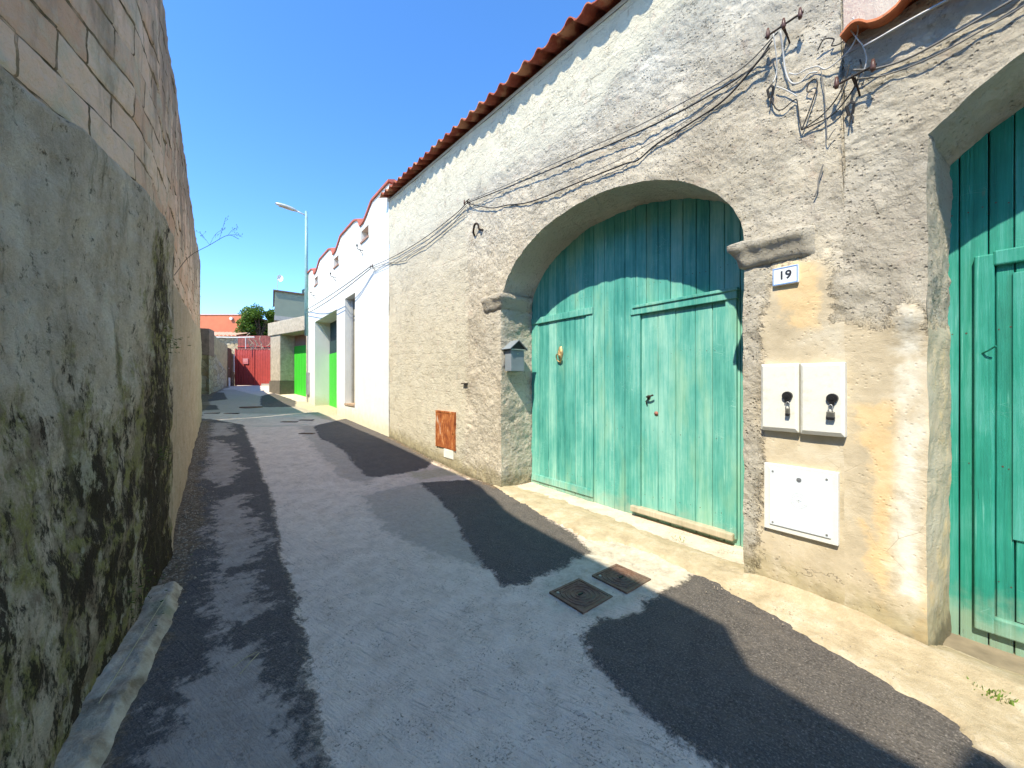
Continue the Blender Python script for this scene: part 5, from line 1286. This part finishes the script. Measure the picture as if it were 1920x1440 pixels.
def tuft(name, c, n, h, spread, mat, lab, cat='plant', seed=1, dirn=(0, 0, 1), grp=None):
    t = thing(name, lab, cat, c, grp); r = random.Random(seed); V = []; F = []; dn = Vector(dirn)
    for _ in range(n):
        b = Vector(c)+Vector((r.gauss(0, spread), r.gauss(0, spread*1.3), 0 if dn.z > .5 else r.gauss(0, spread))); a = (dn+Vector((r.gauss(0, .6), r.gauss(0, .6), r.gauss(0, .4)))).normalized(); s = a.cross(Vector((r.gauss(0, 1), r.gauss(0, 1), r.gauss(0, 1)))).normalized(); L = h*r.uniform(.4, 1); w = L*.14
        k = len(V); V += [tuple(b-s*w*.5), tuple(b+s*w*.5), tuple(b+a*L*.6+s*w*.8), tuple(b+a*L), tuple(b+a*L*.6-s*w*.8)]; F.append((k, k+1, k+2, k+3, k+4))
    mesh_obj('foliage', V, F, mat, t)
tuft('weed', (3.16, .02, -.0), 110, .045, .028, MWEED, 'small fresh green weed on the sandy strip before the right gate', seed=3)
tuft('weed', (3.62, 1.95, .07), 26, .03, .03, MWEED, 'tiny weed at the foot of the wicket door', seed=5)
tuft('wall_plant', (-.27, 4.3, 1.95), 90, .035, .05, MMOSS, 'green leafy clump high on the mouldy left wall', seed=6, dirn=(.9, 0, -.2))
tuft('wall_plant', (-.31, 4.12, 1.05), 70, .03, .045, MMOSS, 'small green clump halfway down the mouldy left wall', seed=8, dirn=(.9, 0, -.2))
tuft('wall_plant', (-.40, 3.4, .30), 200, .03, .09, MMOSS, 'mossy green growth low on the left wall above the footing', seed=9, dirn=(.9, 0, .2))
# bits of gravel and dead leaves gathered at the wall feet
def litter():
    r = random.Random(21); V = []; F = []
    def chip(x, y, s):
        z = float(hz(y))+.010; n = len(V); g = r.uniform(0, 6.28); k = 5
        for i in range(k): V.append((x+s*math.cos(g+i*1.256)*r.uniform(.6, 1), y+s*math.sin(g+i*1.256)*r.uniform(.6, 1), z+r.uniform(-.004, .002)))
        V.append((x, y, z+s*r.uniform(.3, .8)))
        for i in range(k): F.append((n+i, n+(i+1) % k, n+k))
    for _ in range(1800):
        y = r.uniform(3.6, 13.5); x = float(xl(np.array(y), np.array(0.)))+.02+abs(r.gauss(0, .13)); chip(x, y, r.uniform(.004, .016))
    for _ in range(260):
        y = r.uniform(4.8, 9); chip(3.38-abs(r.gauss(0, .05)), y, r.uniform(.004, .012))
    for _ in range(500):
        chip(r.uniform(-.2, 3.0), r.uniform(1.0, 8), r.uniform(.002, .006))
    for _ in range(160):
        y = r.uniform(-.3, 1.5); x = r.gauss(3.18, .12); n0 = len(V); chip(x, y, r.uniform(.003, .009))
        for q in range(n0, len(V)): V[q] = (V[q][0], V[q][1], V[q][2]+.02)
    o = mesh_obj('gravel_litter', V, F, plain('grit', (.30, .25, .18), .95, var=.5, scale=20)); tag(o, 'grit and dead leaf crumbs gathered along the feet of the walls', 'litter', kind='stuff')
litter()
for pts, lab in (([(.13, 2.57, .014), (.18, 2.63, .024), (.23, 2.70, .018)], 'longer dry straw on the grey dusty asphalt'), ([(.10, 2.66, .014), (.16, 2.69, .022), (.22, 2.72, .016)], 'shorter dry straw lying beside the longer one')):
    m = MB(); m.tube(pts, .0022, 5); o = m.build('straw', MSTRAW, origin=pts[0]); tag(o, lab, 'straw', 'dry straws on the ground')
m = MB(); m.tube([(-.41, 2.62, .10), (-.33, 3.1, .104), (-.235, 3.68, .10)], .0022, 5); o = m.build('straw', MSTRAW, origin=(-.41, 2.62, .1)); tag(o, 'long pale stalk lying along the left wall footing', 'straw', 'dry straws on the ground')

# ================================================================== CAMERA, LIGHT
cam = bpy.data.cameras.new('camera'); co = bpy.data.objects.new('camera', cam); COL.objects.link(co); sc.camera = co
cam.sensor_width = 36; cam.lens = 721/1920*36; cam.clip_start = .02; cam.clip_end = 2000
co.location = (0, 0, 1.6); co.rotation_euler = (R(90), 0, -math.atan2(567, 721))
sdir = Vector((.60, .20, -.82)).normalized()             # direction the light travels
elev = math.asin(-sdir.z); to_sun = -sdir
azim = math.atan2(to_sun.x, to_sun.y)
L = bpy.data.lights.new('sun', 'SUN'); L.energy = 2.0; L.angle = R(.6); L.color = (1, .92, .75)
lo = bpy.data.objects.new('sun', L); COL.objects.link(lo); lo.rotation_euler = sdir.to_track_quat('-Z', 'Y').to_euler(); lo.location = (-8, -5, 14)
w = bpy.data.worlds.new('World'); sc.world = w; w.use_nodes = True; nt = w.node_tree
sky = nt.nodes.new('ShaderNodeTexSky'); sky.sky_type = 'NISHITA'; sky.sun_disc = False; sky.sun_elevation = elev; sky.sun_rotation = azim
sky.air_density = .7; sky.dust_density = 0; sky.ozone_density = 6.0; sky.altitude = 0
hs = nt.nodes.new('ShaderNodeHueSaturation'); hs.inputs['Hue'].default_value = .507; hs.inputs['Saturation'].default_value = 1.18; hs.inputs['Value'].default_value = 1.02; nt.links.new(sky.outputs[0], hs.inputs['Color']); wt = nt.nodes.new('ShaderNodeMix'); wt.data_type = 'RGBA'; wt.blend_type = 'MULTIPLY'; wt.inputs[0].default_value = 1; wt.inputs[7].default_value = (1.12, .96, .78, 1); nt.links.new(hs.outputs[0], wt.inputs[6]); nt.links.new(wt.outputs[2], nt.nodes['Background'].inputs[0]); nt.nodes['Background'].inputs[1].default_value = .15
sc.view_settings.view_transform = 'Standard'; sc.view_settings.look = 'None'; sc.view_settings.gamma = 1; sc.view_settings.exposure = 2.05
sc.render.engine = 'CYCLES'
sc.cycles.max_bounces = 7; sc.cycles.diffuse_bounces = 4; sc.cycles.use_denoising = True
